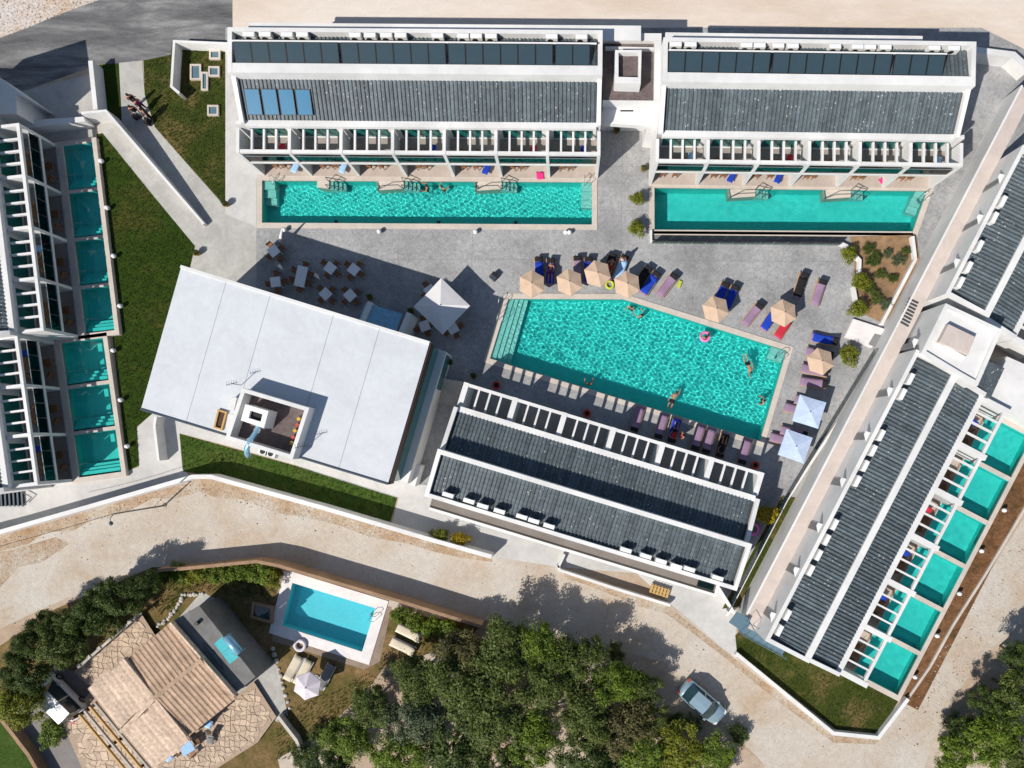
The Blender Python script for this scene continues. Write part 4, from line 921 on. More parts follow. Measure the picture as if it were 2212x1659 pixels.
# ------------------------------------------------------------------ loungers and parasols
def lounger_protos():
    L_, w = 2.2, .74; P = {}
    f = MB()
    for s in (-1, 1): f.box(0, L_, s * w / 2 - .03, s * w / 2 + .03, .22, .30)
    for k in range(9): f.box(.1 + k * .24, .16 + k * .24, -w / 2 + .03, w / 2 - .03, .24, .27)
    P['frame'] = f.mesh('frame', 'wood_pale'); P['leg'] = MB().box(-.03, .03, -.03, .03, 0, .22).mesh('leg', 'wood_pale')
    P['frame_w'] = f.mesh('frame', 'white_paint'); P['leg_w'] = MB().box(-.03, .03, -.03, .03, 0, .22).mesh('leg', 'white_paint')
    return P
LP = lounger_protos()
_cush = {}
def cush(m, x0, x1, z, th, w=.70, rise=0.0, n=7, wob=.0, seed=0):
    k = (m, x0, x1, z, th, w, rise, wob, seed)
    if k in _cush: return _cush[k]
    b = MB(); rg = random.Random(seed); vs = []; J = 5
    for i in range(n):
        x = x0 + (x1 - x0) * i / (n - 1)
        zz = z + max(0, (x - 1.45)) * rise
        for j in range(J):
            y = -w / 2 + w * j / (J - 1); e = .6 if j in (0, J - 1) or i in (0, n - 1) else 1.0
            vs.append((x + rg.uniform(-wob, wob), y + rg.uniform(-wob, wob), zz + th * e + rg.uniform(0, wob * .5)))
    fs = [(i * J + j, (i + 1) * J + j, (i + 1) * J + j + 1, i * J + j + 1) for i in range(n - 1) for j in range(J - 1)]
    nb = len(vs); vs += [(v[0], v[1], v[2] - th * .6) for v in vs]
    edge = [j for j in range(J)] + [i * J + J - 1 for i in range(1, n)] + [(n - 1) * J + j for j in range(J - 2, -1, -1)] + [i * J for i in range(n - 2, 0, -1)]
    for a, c in zip(edge, edge[1:] + edge[:1]): fs.append((a, c, c + nb, a + nb))
    _cush[k] = b.quadmesh(vs, fs).mesh('cushion', m, True); return _cush[k]
def lounger(u, v, ang, label, group, cushion='cushion_mauve', pillow='cushion_black', towel=None, white=False, rise=.35, z=.03):
    # (u, v) centre, ang = direction of the head end
    x, y = W2(u, v, .35); a = R(ang); q = thing('sun_lounger', label, 'sun lounger', (x - 1.1 * math.cos(a), y - 1.1 * math.sin(a), z), a, group)
    put('frame', LP['frame_w' if white else 'frame'], q)
    for p in ((.15, .34), (.15, -.34), (2.0, .34), (2.0, -.34)): put('leg', LP['leg_w' if white else 'leg'], q, (p[0], p[1], 0))
    c = put('cushion', cush(cushion, .02, 2.14, .29, .10, .72, rise), q)
    if pillow: put('pillow', cush(pillow, 1.78, 2.14, .38, .10, .66, rise), q)
    if towel:
        tw_ = thing('beach_towel', f'{towel[1]} towel spread on the {",".join(label.split(",")[:2])}', 'towel', (x - 1.1 * math.cos(a), y - 1.1 * math.sin(a), z), a, 'towels on loungers')
        put('cloth', cush(towel[0], .15, 1.75, .375, .05, .70, rise, 7, .03, len(label)), tw_)
    return q
def parasol(u, v, label, group, r=1.12, n=6, h=2.35, drop=.42, m='parasol_beige', rot=0.0, square=False, vent=True):
    x, y = W2(u, v, h - drop * .5); q = thing('parasol', label, 'parasol', (x, y, .03), rot, group)
    b = MB(); rings = [(0.04, h), (r * .33, h - drop * .30), (r * .68, h - drop * .66), (r, h - drop)]
    N = n * 2; vs = []
    for i, (rr, z) in enumerate(rings):
        for j in range(N):
            a = 2 * math.pi * j / N; k = rr if j % 2 == 0 else rr * math.cos(math.pi / n) * (.985 if i == 3 else 1); vs.append((k * math.cos(a), k * math.sin(a), z - (.035 * (i / 3) if j % 2 else 0)))
    fs = [(i * N + j, i * N + (j + 1) % N, (i + 1) * N + (j + 1) % N, (i + 1) * N + j) for i in range(3) for j in range(N)]
    fs = [f_[::-1] for f_ in fs] + [tuple(range(N))]
    # hanging valance
    nb = len(vs); vs += [(vs[3 * N + j][0] * 1.0, vs[3 * N + j][1], vs[3 * N + j][2] - .13) for j in range(N)]
    fs += [(3 * N + j, nb + j, nb + (j + 1) % N, 3 * N + (j + 1) % N) for j in range(N)]
    b.quadmesh(vs, fs).build('canopy', m, q)
    for j in range(n):
        a = 2 * math.pi * j / n; MB().tube([(.04 * math.cos(a), .04 * math.sin(a), h - .03), (r * .98 * math.cos(a), r * .98 * math.sin(a), h - drop - .02)], .013, 4).build('rib', 'dark_metal', q)
    MB().tube([(0, 0, .05), (0, 0, h + .02)], .028, 8).build('pole', 'wood_pale', q); MB().lathe([(.05, 0), (.035, .06), (.0, .08)], 8, (0, 0, h)).build('finial', 'dark_metal', q)
    MB().lathe([(.28, 0), (.28, .06), (.06, .1)], 10).build('base', 'concrete', q)
    return q
G1 = 'loungers above the large pool'; G2 = 'loungers right of the large pool'; G3 = 'loungers in front of the pergola building'
BLU = ('towel_blue', 'blue'); RED = ('towel_red', 'red'); LIG = ('towel_light', 'pale blue'); DRK = ('cushion_black', 'black'); PNK = ('towel_pink', 'pink'); WHT = ('towel_white', 'white')
for k, (u_, v_, a, tw) in enumerate([(1165, 584, 92, BLU), (1189, 587, 88, BLU), (1249, 582, 94, None), (1271, 584, 90, BLU), (1317, 577, 75, DRK), (1341, 579, 68, LIG), (1387, 601, 57, DRK), (1404, 612, 55, BLU), (1441, 616, 52, None), (1556, 637, 65, BLU), (1577, 643, 65, BLU), (1625, 680, 52, None), (1663, 690, 55, BLU)]):
    lounger(u_, v_, a, f'mauve lounger above the large pool, {ORD[k]} from the left' + (f', under a {tw[1]} towel' if tw else ', bare'), G1, towel=tw)
for k, (u_, v_, a, tw) in enumerate([(1729, 617, 72, DRK), (1768, 632, 72, None), (1692, 708, 58, RED), (1780, 733, -12, BLU), (1770, 764, -12, None), (1760, 800, -12, None), (1757, 827, -8, None), (1722, 885, -14, None), (1691, 950, -14, None), (1745, 868, -14, None), (1714, 935, -14, None)]):
    lounger(u_, v_, a, f'mauve lounger right of large pool, {ORD[k]} from the top' + (f', under a {tw[1]} towel' if tw else ', bare'), G2, towel=tw)
for k, (u_, v_, tw) in enumerate([(1376, 906, None), (1428, 921, None), (1456, 930, BLU), (1507, 946, None), (1530, 953, None), (1560, 962, DRK), (1608, 976, None)]):
    lounger(u_, v_, 253, f'mauve lounger shaded by the pergola building, {ORD[k]} from left', G3, towel=tw)
for k, (u_, v_) in enumerate([(1148.5, 612), (1230, 608.5), (1291, 590), (1355, 613.5), (1547, 667), (1694, 675), (1774, 780)]):
    parasol(u_, v_, f'beige hexagonal parasol by the large pool, {ORD[k]} from the left', 'beige parasols', rot=R(90 + (k * 7) % 15))
for k, (u_, v_, a) in enumerate([(1749, 889, -17), (1719, 964, -19)]):
    parasol(u_, v_, f'square pale blue parasol right of the large pool, {("upper", "lower")[k]} one', 'pale blue parasols', r=1.55, n=4, h=2.3, drop=.25, m='parasol_blue', rot=R(a + 45))
parasol(953, 660, 'large square white parasol on the hall terrace', None, r=2.25, n=4, h=2.9, drop=.55, m='parasol_white', rot=R(91))
parasol(662, 1484, 'pale lilac parasol on the villa lawn', None, r=1.15, m='parasol_pale', rot=R(20))
for k, (u_, v_, a, c) in enumerate([(883, 1367, -26, 'cushion_cream'), (870, 1397, -26, 'cushion_cream'), (634, 1443, 242, 'cushion_cream'), (655, 1452, 242, 'cushion_cream'), (703, 1462, 242, 'cushion_grey')]):
    lounger(u_, v_, a, ['cream lounger on the grass right of the villa pool, upper one', 'cream lounger on the grass right of the villa pool, lower one', 'cream lounger left of the villa parasol', 'cream lounger half under the villa parasol', 'grey lounger right of the villa parasol'][k], 'villa loungers', c, None, None, True, z=.03)

# ------------------------------------------------------------------ terrace tables and chairs
ch_me = {}
b = MB(); b.box(-.22, .22, -.21, .21, .42, .46); ch_me['seat'] = b.mesh('seat', 'wood')
b = MB(); b.box(-.22, -.17, .19, .22, .46, .88); b.box(.17, .22, .19, .22, .46, .88)
for k in range(4): b.box(-.17, .17, .195, .215, .52 + k * .09, .57 + k * .09)
ch_me['backrest'] = b.mesh('backrest', 'wood'); ch_me['leg'] = MB().box(-.022, .022, -.022, .022, 0, .42).mesh('leg', 'wood')
def chair(x, y, rz, label, group, z=.02):
    q = thing('wooden_chair', label, 'chair', (x, y, z), rz, group); put('seat', ch_me['seat'], q); put('backrest', ch_me['backrest'], q)
    for a in (-.19, .19):
        for c in (-.18, .18): put('leg', ch_me['leg'], q, (a, c, 0))
    return q
def table(u, v, rz, label, w=.82, l=.82, m='table_white', chairs=4, cname=None, z=.02, group='white terrace tables'):
    x, y = W2(u, v, .75); a = R(rz); q = thing('table', label, 'table', (x, y, z), a, group)
    MB().box(-l / 2, l / 2, -w / 2, w / 2, .72, .75).build('tabletop', m, q)
    for sx in (-1, 1):
        for sy in (-1, 1): MB().box(sx * (l / 2 - .07) - .03, sx * (l / 2 - .07) + .03, sy * (w / 2 - .07) - .03, sy * (w / 2 - .07) + .03, 0, .72).build('leg', m, q)
    sp = [(0, w / 2 + .22, 0), (0, -w / 2 - .22, math.pi), (l / 2 + .22, 0, -math.pi / 2), (-l / 2 - .22, 0, math.pi / 2)]
    if l > 1.2: sp = [(-.4, w / 2 + .22, 0), (.4, w / 2 + .22, 0), (-.4, -w / 2 - .22, math.pi), (.4, -w / 2 - .22, math.pi), sp[2], sp[3]]
    for k, (cx, cy, ca) in enumerate(sp[:chairs]):
        cx += rnd.uniform(-.06, .06); cy += rnd.uniform(-.06, .06); gx, gy = x + cx * math.cos(a) - cy * math.sin(a), y + cx * math.sin(a) + cy * math.cos(a)
        wx, wy = cx * math.cos(a) - cy * math.sin(a), cx * math.sin(a) + cy * math.cos(a)
        side = ('right' if wx > 0 else 'left') if abs(wx) > abs(wy) else ('upper' if wy > 0 else 'lower')
        side = {'right': ('upper right' if wy > 0 else 'lower right'), 'left': ('upper left' if wy > 0 else 'lower left'), 'upper': ('upper right' if wx > 0 else 'upper left'), 'lower': ('lower right' if wx > 0 else 'lower left')}[side] if l < 1.2 else f'{ORD[k]}'
        chair(gx, gy, a + ca + rnd.uniform(-.15, .15), f'brown wooden chair at the {side} side of the {cname}', 'terrace chairs', z)
for args in [(591, 542, 38, 'white square table at the left corner of the terrace shade', 'table at the left terrace corner'), (595, 609, 8, 'white square table nearest the hall on the left', 'lower left terrace table'),
             (713, 579, -38, 'white square table in the upper pair, left one', 'upper left table of the four'), (764, 582, -38, 'white square table in the upper pair, right one', 'upper right table of the four'),
             (703, 635, 45, 'white square table in the lower pair, left one', 'lower left table of the four'), (756, 638, 42, 'white square table in the lower pair, right one', 'lower right table of the four'),
             (917, 704, 20, 'white square table below the large white parasol, left one', 'left table below the white parasol'), (978, 709, 28, 'white square table below the large white parasol, right one', 'right table below the white parasol'), (929, 628, 35, 'white table half under the large white parasol', 'table half under the white parasol')]:
    table(*args[:4], cname=args[4])
table(650, 597, 78, 'long white table on the terrace', .85, 1.7, chairs=6, cname='long terrace table')
q = thing('round_table', 'small round white table beside the hall porch', 'table', (*W2(882, 713, .75), .02))
MB().lathe([(.36, 0), (.38, .02), (.36, .04)], 20, (0, 0, .71)).build('tabletop', 'table_white', q); MB().lathe([(.24, 0), (.04, .05), (.04, .71)], 10).build('pedestal', 'table_white', q)
for k, (u_, v_, a) in enumerate([(604, 514, 50), (602, 574, -40), (681, 594, -40)]):
    x, y = W2(u_, v_, 1.2); q = thing('closed_parasol', ['folded white parasol leaning at the terrace corner', 'folded pale parasol between the two left tables', 'folded pale parasol beside the long table'][k], 'parasol', (x, y, .03), R(a), 'folded parasols')
    MB().tube([(-.7, 0, .1), (.8, 0, 1.9)], .025, 6).build('pole', 'steel', q); MB().tube([(-.15, 0, .75), (.2, .02, 1.2), (.75, 0, 1.85)], [.16, .11, .04], 8).build('canopy', 'parasol_white', q, smooth=True)
    MB().lathe([(.26, 0), (.26, .06), (.05, .1)], 10, (-.72, 0, 0)).build('base', 'concrete', q)
q = thing('speaker_box', 'dark square box standing alone on the paving near the large pool', 'box', (*W2(1067, 597, .3), .02), R(52)); MB().box(-.3, .3, -.26, .26, 0, .5).build('casing', 'black_metal', q); MB().box(-.31, .02, -.27, .27, .5, .52).build('lid', 'dark_metal', q)
for k, (u_, v_) in enumerate([(1072, 832), (1268, 893), (1632, 1005)]):
    q = thing('round_stool', f'round red seat in the shade of the pergola building, {("left", "middle", "right")[k]} one', 'stool', (*W2(u_, v_, .5), .02), 0, 'red seats')
    MB().lathe([(.24, 0), (.32, .2), (.36, .44), (.34, .5), (.22, .5), (.2, .4)], 16).build('seat', 'red_plastic', q, smooth=True); MB().lathe([(.2, 0), (.2, .04)], 12, (0, 0, .4)).build('pad', 'cushion_black', q)
# ------------------------------------------------------------------ pool fittings
def steps_in(name, label, pts_list, zs, m='basin_pale'):
    q = thing(name, label, 'pool steps')
    for pts, z in zip(pts_list, zs): receive(MB().prism(poly(pts), -1.5, z).build('step', m, q))
    return q
steps_in('pool_steps', 'pale submerged steps along the left end of the large pool',
         [[(1098.5, 645.5), (1110, 645.5), (1070, 777), (1058.5, 774.5)], [(1110, 645.5), (1120, 645.5), (1080, 780), (1070, 777)], [(1120, 645.5), (1130, 645.5), (1090, 783.5), (1080, 780)], [(1130, 645.5), (1140, 645.5), (1100, 786.5), (1090, 783.5)]], [-.2, -.4, -.6, -.8])
steps_in('pool_steps', 'pale submerged corner steps at the right end of the large pool', [[(1668, 748), (1699, 757.5), (1694, 773), (1663, 763)], [(1663, 763), (1694, 773), (1691, 782), (1660, 772)]], [-.25, -.55])
steps_in('pool_steps', 'pale corner steps at the left end of the long left pool', [[(566.5, 390), (592, 390), (592, 408), (566.5, 408)], [(566.5, 408), (592, 408), (592, 424), (566.5, 424)], [(566.5, 424), (592, 424), (592, 438), (566.5, 438)]], [-.2, -.5, -.8])
steps_in('pool_steps', 'pale corner steps at the right end of the long left pool', [[(1256, 393), (1278.5, 393), (1278.5, 412), (1256, 412)], [(1256, 412), (1278.5, 412), (1278.5, 428), (1256, 428)], [(1256, 428), (1278.5, 428), (1278.5, 444), (1256, 444)]], [-.2, -.5, -.8])
steps_in('pool_steps', 'pale slanted steps at the right end of the slanted-end pool', [[(1980, 412), (2001, 412), (1996, 428), (1974, 424)], [(1974, 424), (1996, 428), (1990, 446), (1968, 440)], [(1968, 440), (1990, 446), (1985, 461), (1962, 453)]], [-.2, -.5, -.8])
def entry(u, v, label, flip=1, tri=True):
    # sloping entry with paved landing, wet steps and dark handrails
    q = thing('pool_entry', label, 'pool entry', (*W2(u, v), 0), R(-.5), 'railed pool entries')
    k = 1 / S
    if tri: receive(MB().prism([(-60 * k, -.02), (0, -.02), (0, -16 * k), (-14 * k, -17 * k), (-58 * k, -20 * k)], -1.2, lambda x, y: .0 if x > -30 * k else -.10).build('landing', 'coping', q))
    else: receive(MB().prism([(-26 * k, -.02), (0, -.02), (0, -17 * k), (-26 * k, -14 * k)], -1.2, .0).build('landing', 'coping', q))
    for j in range(4): receive(MB().box((j * 8) * k, (j * 8 + 8) * k, -17 * k, -.02, -1.2, -.16 - .2 * j).build('step', 'basin_pale', q))
    for y in (-.05, -17 * k):
        MB().tube([(0, y, .0), (0, y, .9), (32 * k, y, .3), (32 * k, y, -.7)], .035, 6).build('handrail', 'dark_metal', q)
        MB().tube([(16 * k, y, .6), (16 * k, y, -.5)], .03, 6).build('rail_post', 'dark_metal', q)
    if tri: MB().tube([(-58 * k, -20 * k, 0), (-40 * k, -18 * k, .85), (-6 * k, -17 * k, .9), (0, -17 * k, .0)], .035, 6).build('handrail', 'dark_metal', q)
entry(711, 390.5, 'railed steps with small square landing in the long left pool', tri=False)
entry(872, 391, 'railed steps with slanted landing in the middle of the long left pool')
entry(1084, 392, 'railed steps with slanted landing at the right of the long left pool')
entry(1632, 408, 'railed steps with slanted landing at the left of the slanted-end pool')
entry(1838, 410, 'railed steps with slanted landing at the right of the slanted-end pool')
def ladder(u, v, rz, label, z=.05, group='pool rails'):
    q = thing('pool_ladder', label, 'pool rail', (*W2(u, v), z), R(rz), group)
    for y in (-.22, .22): MB().tube([(.35, y, 0), (.35, y, .7), (.1, y, .85), (-.15, y, .7), (-.2, y, -.9)], .025, 6).build('rail', 'steel', q)
    for k in range(3): MB().box(-.24, -.16, -.2, .2, -.3 - .25 * k, -.27 - .25 * k).build('rung', 'steel', q)
ladder(806, 1330, -17, 'steel ladder at the right end of the villa pool')
ladder(1085, 655, 75, 'steel rail at the upper left corner of the large pool'); ladder(1082, 690, 75, 'steel rail on the left side of the large pool, lower one')
ladder(1683, 770, -17, 'steel rail by the right corner steps of the large pool'); ladder(1992, 430, 30, 'steel rail by the slanted steps of the upper right pool'); ladder(1268, 395, 90, 'steel rail by the right corner steps of the long left pool'); ladder(594, 396, 60, 'steel rail by the left corner steps of the long left pool')
for k, p in enumerate([(716, 470), (942, 471), (1112, 472)]):
    o = MB().box(-.13, .13, -.13, .13, -1.57, -1.52).build('drain_cover', 'black_metal', None, (*W2(*p), 0)); tag(o, f'dark square drain on the floor of the long left pool, {ORD[k]} from the left', 'drain', 'pool drains')
for k in range(3):                                   # wet bars inside the left wing pools
    f, p = (LU, LL)[k > 1], 0
def bay_rail(f, i, d0, d1, label):
    q = thing('plunge_pool_steps', label, 'pool steps', (f.o.x, f.o.y, 0), f.a, 'plunge pool steps')
    x0 = i * f.bay + .3
    for j in range(3): receive(MB().box(x0 + j * .28, x0 + (j + 1) * .28, -d1, -d0, -.8, .16 - .22 * j).build('step', 'basin_teal', q))
    MB().tube([(x0 + .9, -d0 - .05, .3), (x0 + .9, -d0 - .05, .8), (x0 + .9, -d0 - 1.0, .8), (x0 + .9, -d0 - 1.0, .1)], .02, 5).build('handrail', 'steel', q)
for i in range(4): bay_rail(LU, i, .62, 2.95, f'submerged steps in the left upper wing pools, {ORD[i]} from the bottom')
for i in range(3): bay_rail(LL, i, .6, 3.9, f'submerged steps in the left lower wing pools, {ORD[i]} from the bottom')

# ------------------------------------------------------------------ balcony and terrace furniture of the blocks
cr = random.Random(21)
def small_table(x, y, z, rz, label, group):
    q = thing('side_table', label, 'table', (x, y, z), rz, group)
    MB().box(-.3, .3, -.3, .3, .5, .53).build('tabletop', 'wood', q)
    for a in (-.24, .24):
        for c in (-.24, .24): MB().box(a - .02, a + .02, c - .02, c + .02, 0, .5).build('leg', 'wood', q)
def drape(x, y, z, rz, m, label, group, w=.5, l=.9):
    q = thing('towel', label, 'towel', (x, y, z), rz, group); put('cloth', cush(m, 0, l, 0, .03, w, 0, 6, .04, len(label)), q)
who = {id(TL): 'upper left block', id(TR): 'upper right block', id(LU): 'left upper wing', id(LL): 'left lower wing', id(RL): 'right wing'}
for f in (TL, TR, LU, LL, RL):
    side = 'left' if f in (TL, TR) else 'bottom'
    for i in range(f.nb):
        zb = (f.sl[1] if f.sl else f.zt) + .01; w_ = who[id(f)]; z0 = f.zt + .01
        nm = f'{ORD[i]} balcony from the {side}, {w_}'
        for j, (dx, dy, rz) in enumerate(((1.0, .75, .5), (2.3, .7, -.4))):
            x, y = f.w(i * f.bay + dx + cr.uniform(-.15, .15), dy + cr.uniform(-.1, .1)); chair(x, y, f.a + math.pi + rz, f'{("first", "second")[j]} brown chair on the {nm}', 'balcony chairs', zb)
        x, y = f.w(i * f.bay + 1.65, .62); small_table(x, y, zb, f.a, f'small wooden table on the {nm}', 'balcony tables')
        if cr.random() < .75:
            m_, c_ = cr.choice([('towel_blue', 'blue'), ('towel_light', 'pale blue'), ('cushion_black', 'dark'), ('towel_red', 'red'), ('towel_blue', 'blue')]); x, y = f.w(i * f.bay + 2.7, .4); drape(x, y, zb + .47, f.a + 1.4, m_, f'{c_} towel over a chair on the {nm}', 'balcony towels')
        if f in (TL, TR):
            for j, dx in enumerate((1.1, 1.9)):
                x, y = f.w(i * f.bay + dx + cr.uniform(-.2, .2), .75); chair(x, y, f.a + math.pi + cr.uniform(-.4, .4), f'{("first", "second")[j]} brown chair on terrace under {nm}', 'terrace chairs of the blocks', z0)
            if cr.random() < .5:
                m_, c_ = cr.choice([('towel_blue', 'blue'), ('towel_light', 'pale blue'), ('towel_white', 'white')]); x, y = f.w(i * f.bay + 2.6, .1); drape(x, y, z0 + .4, f.a + 1.2, m_, f'{c_} towel on terrace under {nm}', 'terrace towels')
        elif f in (LU, LL):
            x, y = f.w(i * f.bay + 1.2, .5); chair(x, y, f.a + 2.6, f'brown chair on shaded terrace under {nm}', 'shaded terrace chairs', z0); x, y = f.w(i * f.bay + 2.2, .55); small_table(x, y, z0, f.a, f'small table on shaded terrace under {nm}', 'shaded terrace tables')
x, y = W2(1167, 371, .2); drape(x - .3, y - .3, .16, 0, 'towel_pink', 'bright pink towel on the terrace of the upper left block', None, .62, .62)
x, y = W2(1906, 387, .2); drape(x - .2, y - .2, .16, .4, 'towel_pink', 'small pink towel on the terrace of the upper right block', None, .45, .45)

# ------------------------------------------------------------------ terrace beside the right wing (white platform)
t = thing('white_platform', 'white marbled platform with grey mat below the planting bed', 'platform')
MB().prism(poly([(1840, 690), (1908, 712), (1880, 752), (1822, 728)]), -.05, .3).build('slab', 'coping_white', t)
MB().prism(poly([(1886, 722), (1908, 728), (1890, 752), (1872, 745)]), .3, .33).build('mat', 'cushion_grey', t)

# ------------------------------------------------------------------ villa
VA = R(38.8)
def vw(u, v, h): return Vector(W2(u, v, h))
villa = thing('villa', 'old villa with pinkish barrel tile roofs and stone terraces', 'house')
hb = [vw(272, 1420, 3.6), vw(373, 1343, 3.6), vw(510, 1500, 3.6), vw(407, 1588, 3.6)]
MB().prism(inset([tuple(p) for p in hb], -.35), -.1, 3.45).build('wall', 'wall_brown', villa)
hl = [vw(196, 1496, 3.2), vw(270, 1423, 3.2), vw(405, 1590, 3.2), vw(331, 1663, 3.2)]
MB().prism(inset([tuple(p) for p in hl], -.3), -.1, 3.05).build('wall', 'wall_brown', villa)
def gable(c, zE, zR, m, w, pitch, hgt, jit=0.0):
    # c: NW-left, NW-right, SE-right, SE-left corners; rows run along the long axis, ridge across the middle
    for s in (0, 1):
        o = c[3] if s == 0 else c[1]; far = c[0] if s == 0 else c[2]; wid = (c[2] - c[3]).length; lg = (far - o).length / 2
        r = bpy.data.objects.new('roof', None); C.objects.link(r); r.parent = villa
        yd = (far - o).normalized(); a = math.atan2(-yd.x, yd.y); r.location = (o.x, o.y, 0); r.rotation_euler = (0, 0, a)
        d = MB().quadmesh([(0, 0, zE), (wid, 0, zE), (wid, lg, zR), (0, lg, zR), (0, 0, zE - .14), (wid, 0, zE - .14), (wid, lg, zR - .14), (0, lg, zR - .14)], [(0, 1, 2, 3), (7, 6, 5, 4), (0, 4, 5, 1), (1, 5, 6, 2), (2, 6, 7, 3), (3, 7, 4, 0)]).build('roof_deck', 'grout', r)
        tile_slope(r, 0, wid, -.08, zE, lg, zR, m, w, pitch, 'tile_row', .02, hgt, jit)
gable(hb, 3.6, 3.95, 'terracotta', .40, .36, .045)
gable(hl, 3.2, 3.3, 'terracotta_pale', .44, .30, .014, .13)
for a, b_ in ((hb[0], hb[3]), (hb[1], hb[2])): MB().bar((a.x, a.y, 3.98), (b_.x, b_.y, 3.98), .16, .5).build('verge_tiles', 'terracotta_pale', villa)
m1, m2 = (hl[0] + hl[3]) / 2, (hl[1] + hl[2]) / 2; MB().bar((m1.x, m1.y, 3.42), (m2.x, m2.y, 3.42), .3, .12).build('ridge_cap', 'terracotta_pale', villa)
m1, m2 = (hb[0] + hb[3]) / 2, (hb[1] + hb[2]) / 2; MB().bar((m1.x, m1.y, 4.06), (m2.x, m2.y, 4.06), .3, .1).build('ridge_cap', 'terracotta', villa)

# crazy paving: separate stones on a mortar bed
def crazy(name, pts, z, cell, seed, mats='stone', maxn=200):
    P = poly(pts); base_ = MB().flat(P, z).build(name, 'grout'); base_['kind'] = 'structure'
    rg = random.Random(seed); xs = [p[0] for p in P]; ys = [p[1] for p in P]; nx, ny = int((max(xs) - min(xs)) / cell) + 2, int((max(ys) - min(ys)) / cell) + 2
    J = {}
    for i in range(nx + 1):
        for j in range(ny + 1): J[i, j] = (min(xs) - cell / 2 + (i + rg.uniform(-.38, .38) + (.4 if j % 2 else 0)) * cell, min(ys) - cell / 2 + (j + rg.uniform(-.38, .38)) * cell)
    n = 0; rest = MB()
    for i in range(nx):
        for j in range(ny):
            q = [J[i, j], J[i + 1, j], J[i + 1, j + 1], J[i, j + 1]]
            if not all(pip(p, P) for p in q): continue
            q = inset(q, -.022); zz = z + rg.uniform(.02, .045)
            c = (sum(p[0] for p in q) / 4, sum(p[1] for p in q) / 4)
            m5 = []
            for k in range(4):
                a, b_ = q[k], q[(k + 1) % 4]; m5 += [a, ((a[0] + b_[0]) / 2 + (c[0] - a[0]) * rg.uniform(-.08, .12), (a[1] + b_[1]) / 2 + (c[1] - a[1]) * rg.uniform(-.08, .12))]
            if n < maxn: MB().prism([(p[0] - c[0], p[1] - c[1]) for p in m5], 0, zz - z).build('paving_stone', mats, base_, (c[0], c[1], z))
            else: rest.prism(m5, z, zz)
            n += 1
    if rest.f:
        o = rest.build('paving_stones', mats, base_); o['kind'] = 'stuff'
crazy('stone_terrace', [(166, 1448), (310, 1322), (346, 1378), (272, 1424), (207, 1488)], .35, .42, 5)
crazy('stone_terrace', [(412, 1588), (552, 1470), (600, 1545), (560, 1600), (420, 1690), (330, 1690), (345, 1650)], .3, .42, 6)
crazy('stone_terrace', [(140, 1560), (200, 1492), (335, 1652), (300, 1720), (210, 1720)], .28, .5, 7, 'stone', 150)
sheet('villa_patio', [(376, 1346), (436, 1278), (480, 1300), (600, 1440), (622, 1545), (600, 1560), (515, 1500)], .02, 'concrete')
sheet('pool_paving', [(604, 1240), (846, 1312), (820, 1430), (786, 1446), (588, 1384)], .016, 'paver_brown')
sheet('service_court', [(60, 1500), (120, 1440), (165, 1450), (205, 1490), (140, 1560), (240, 1720), (120, 1720), (30, 1560)], .018, 'grey_tile')
wall('villa_boundary_wall', 'brown rendered wall between the villa garden and the dirt road', [(340, 1232), (392, 1229), (553, 1213), (600, 1222), (678, 1245), (860, 1298), (1040, 1354)], 1.7, .26, 'wall_brown')
wall('terrace_edge_wall', 'low stone edge on the lower right of the villa terrace', [(600, 1548), (640, 1600), (680, 1700)], .7, .25, 'stone_white')
wall('side_wall', 'grey side wall between villa court and bright lawn', [(0, 1552), (60, 1630), (100, 1700)], .9, .3, 'wall_brown')
# balustrade of the upper terrace
q = thing('balustrade', 'pale balustrade with openings along the villa upper terrace', 'balustrade')
for k in range(6):
    a, b_ = lerp((174, 1437), (306, 1322), (k + .08) / 6), lerp((174, 1437), (306, 1322), (k + .92) / 6)
    MB().bar(W(*a, 1.1), W(*b_, 1.1), .2, .16).build('rail', 'stone_white', q)
    c = lerp((174, 1437), (306, 1322), k / 6); x, y = W2(*c, .9); MB().box(-.14, .14, -.14, .14, .3, 1.16).build('pillar', 'stone_white', q, (x, y, 0), R(41))
# border stones
for k in range(34):
    if k < 16: u_, v_ = lerp((342, 1352), (392, 1290), k / 15); u_ += 10 * math.sin(k * .2)
    elif k < 24: u_, v_ = lerp((395, 1286), (440, 1284), (k - 16) / 7)
    else: u_, v_ = lerp((590, 1400), (625, 1530), (k - 24) / 9)
    x, y = W2(u_ + rnd.uniform(-2, 2), v_ + rnd.uniform(-2, 2)); r = rnd.uniform(.14, .24)
    part = 'curved path' if k < 24 else 'lower patio'
    o = MB().lathe([(r * .8, 0), (r, r * .3), (r * .75, r * .7), (r * .3, r * .85)], 7).build('border_stone', 'stone_white', None, (x, y, .0), rnd.uniform(0, 6)); o.scale = (1, rnd.uniform(.7, 1.1), 1)
    tag(o, (f'pale border stone, {ORD[k]} along the curved villa path from the roof' if k < 22 else f'pale border stone at the far end of the curved path, {ORD[k - 22]}' if k < 24 else f'pale border stone, {ORD[k - 24]} along the lower villa patio from the top'), 'stone', f'border stones, {part}')
# pergola beams over the villa drive
q = thing('beam_pergola', 'four long pale beams crossing the villa drive', 'pergola')
for k in range(4): MB().bar(W(170 + k * 11, 1545 - k * 9, 2.6), W(290 + k * 11, 1690 - k * 9, 2.6), .14, .2).build('beam', 'stone_white' if k % 2 else 'wood_pale', q)
for p in ((178, 1540), (255, 1600), (300, 1660)): x, y = W2(*p, 1.3); MB().box(-.12, .12, -.12, .12, 0, 2.42).build('post', 'wood_dark', q, (x, y, 0), VA)
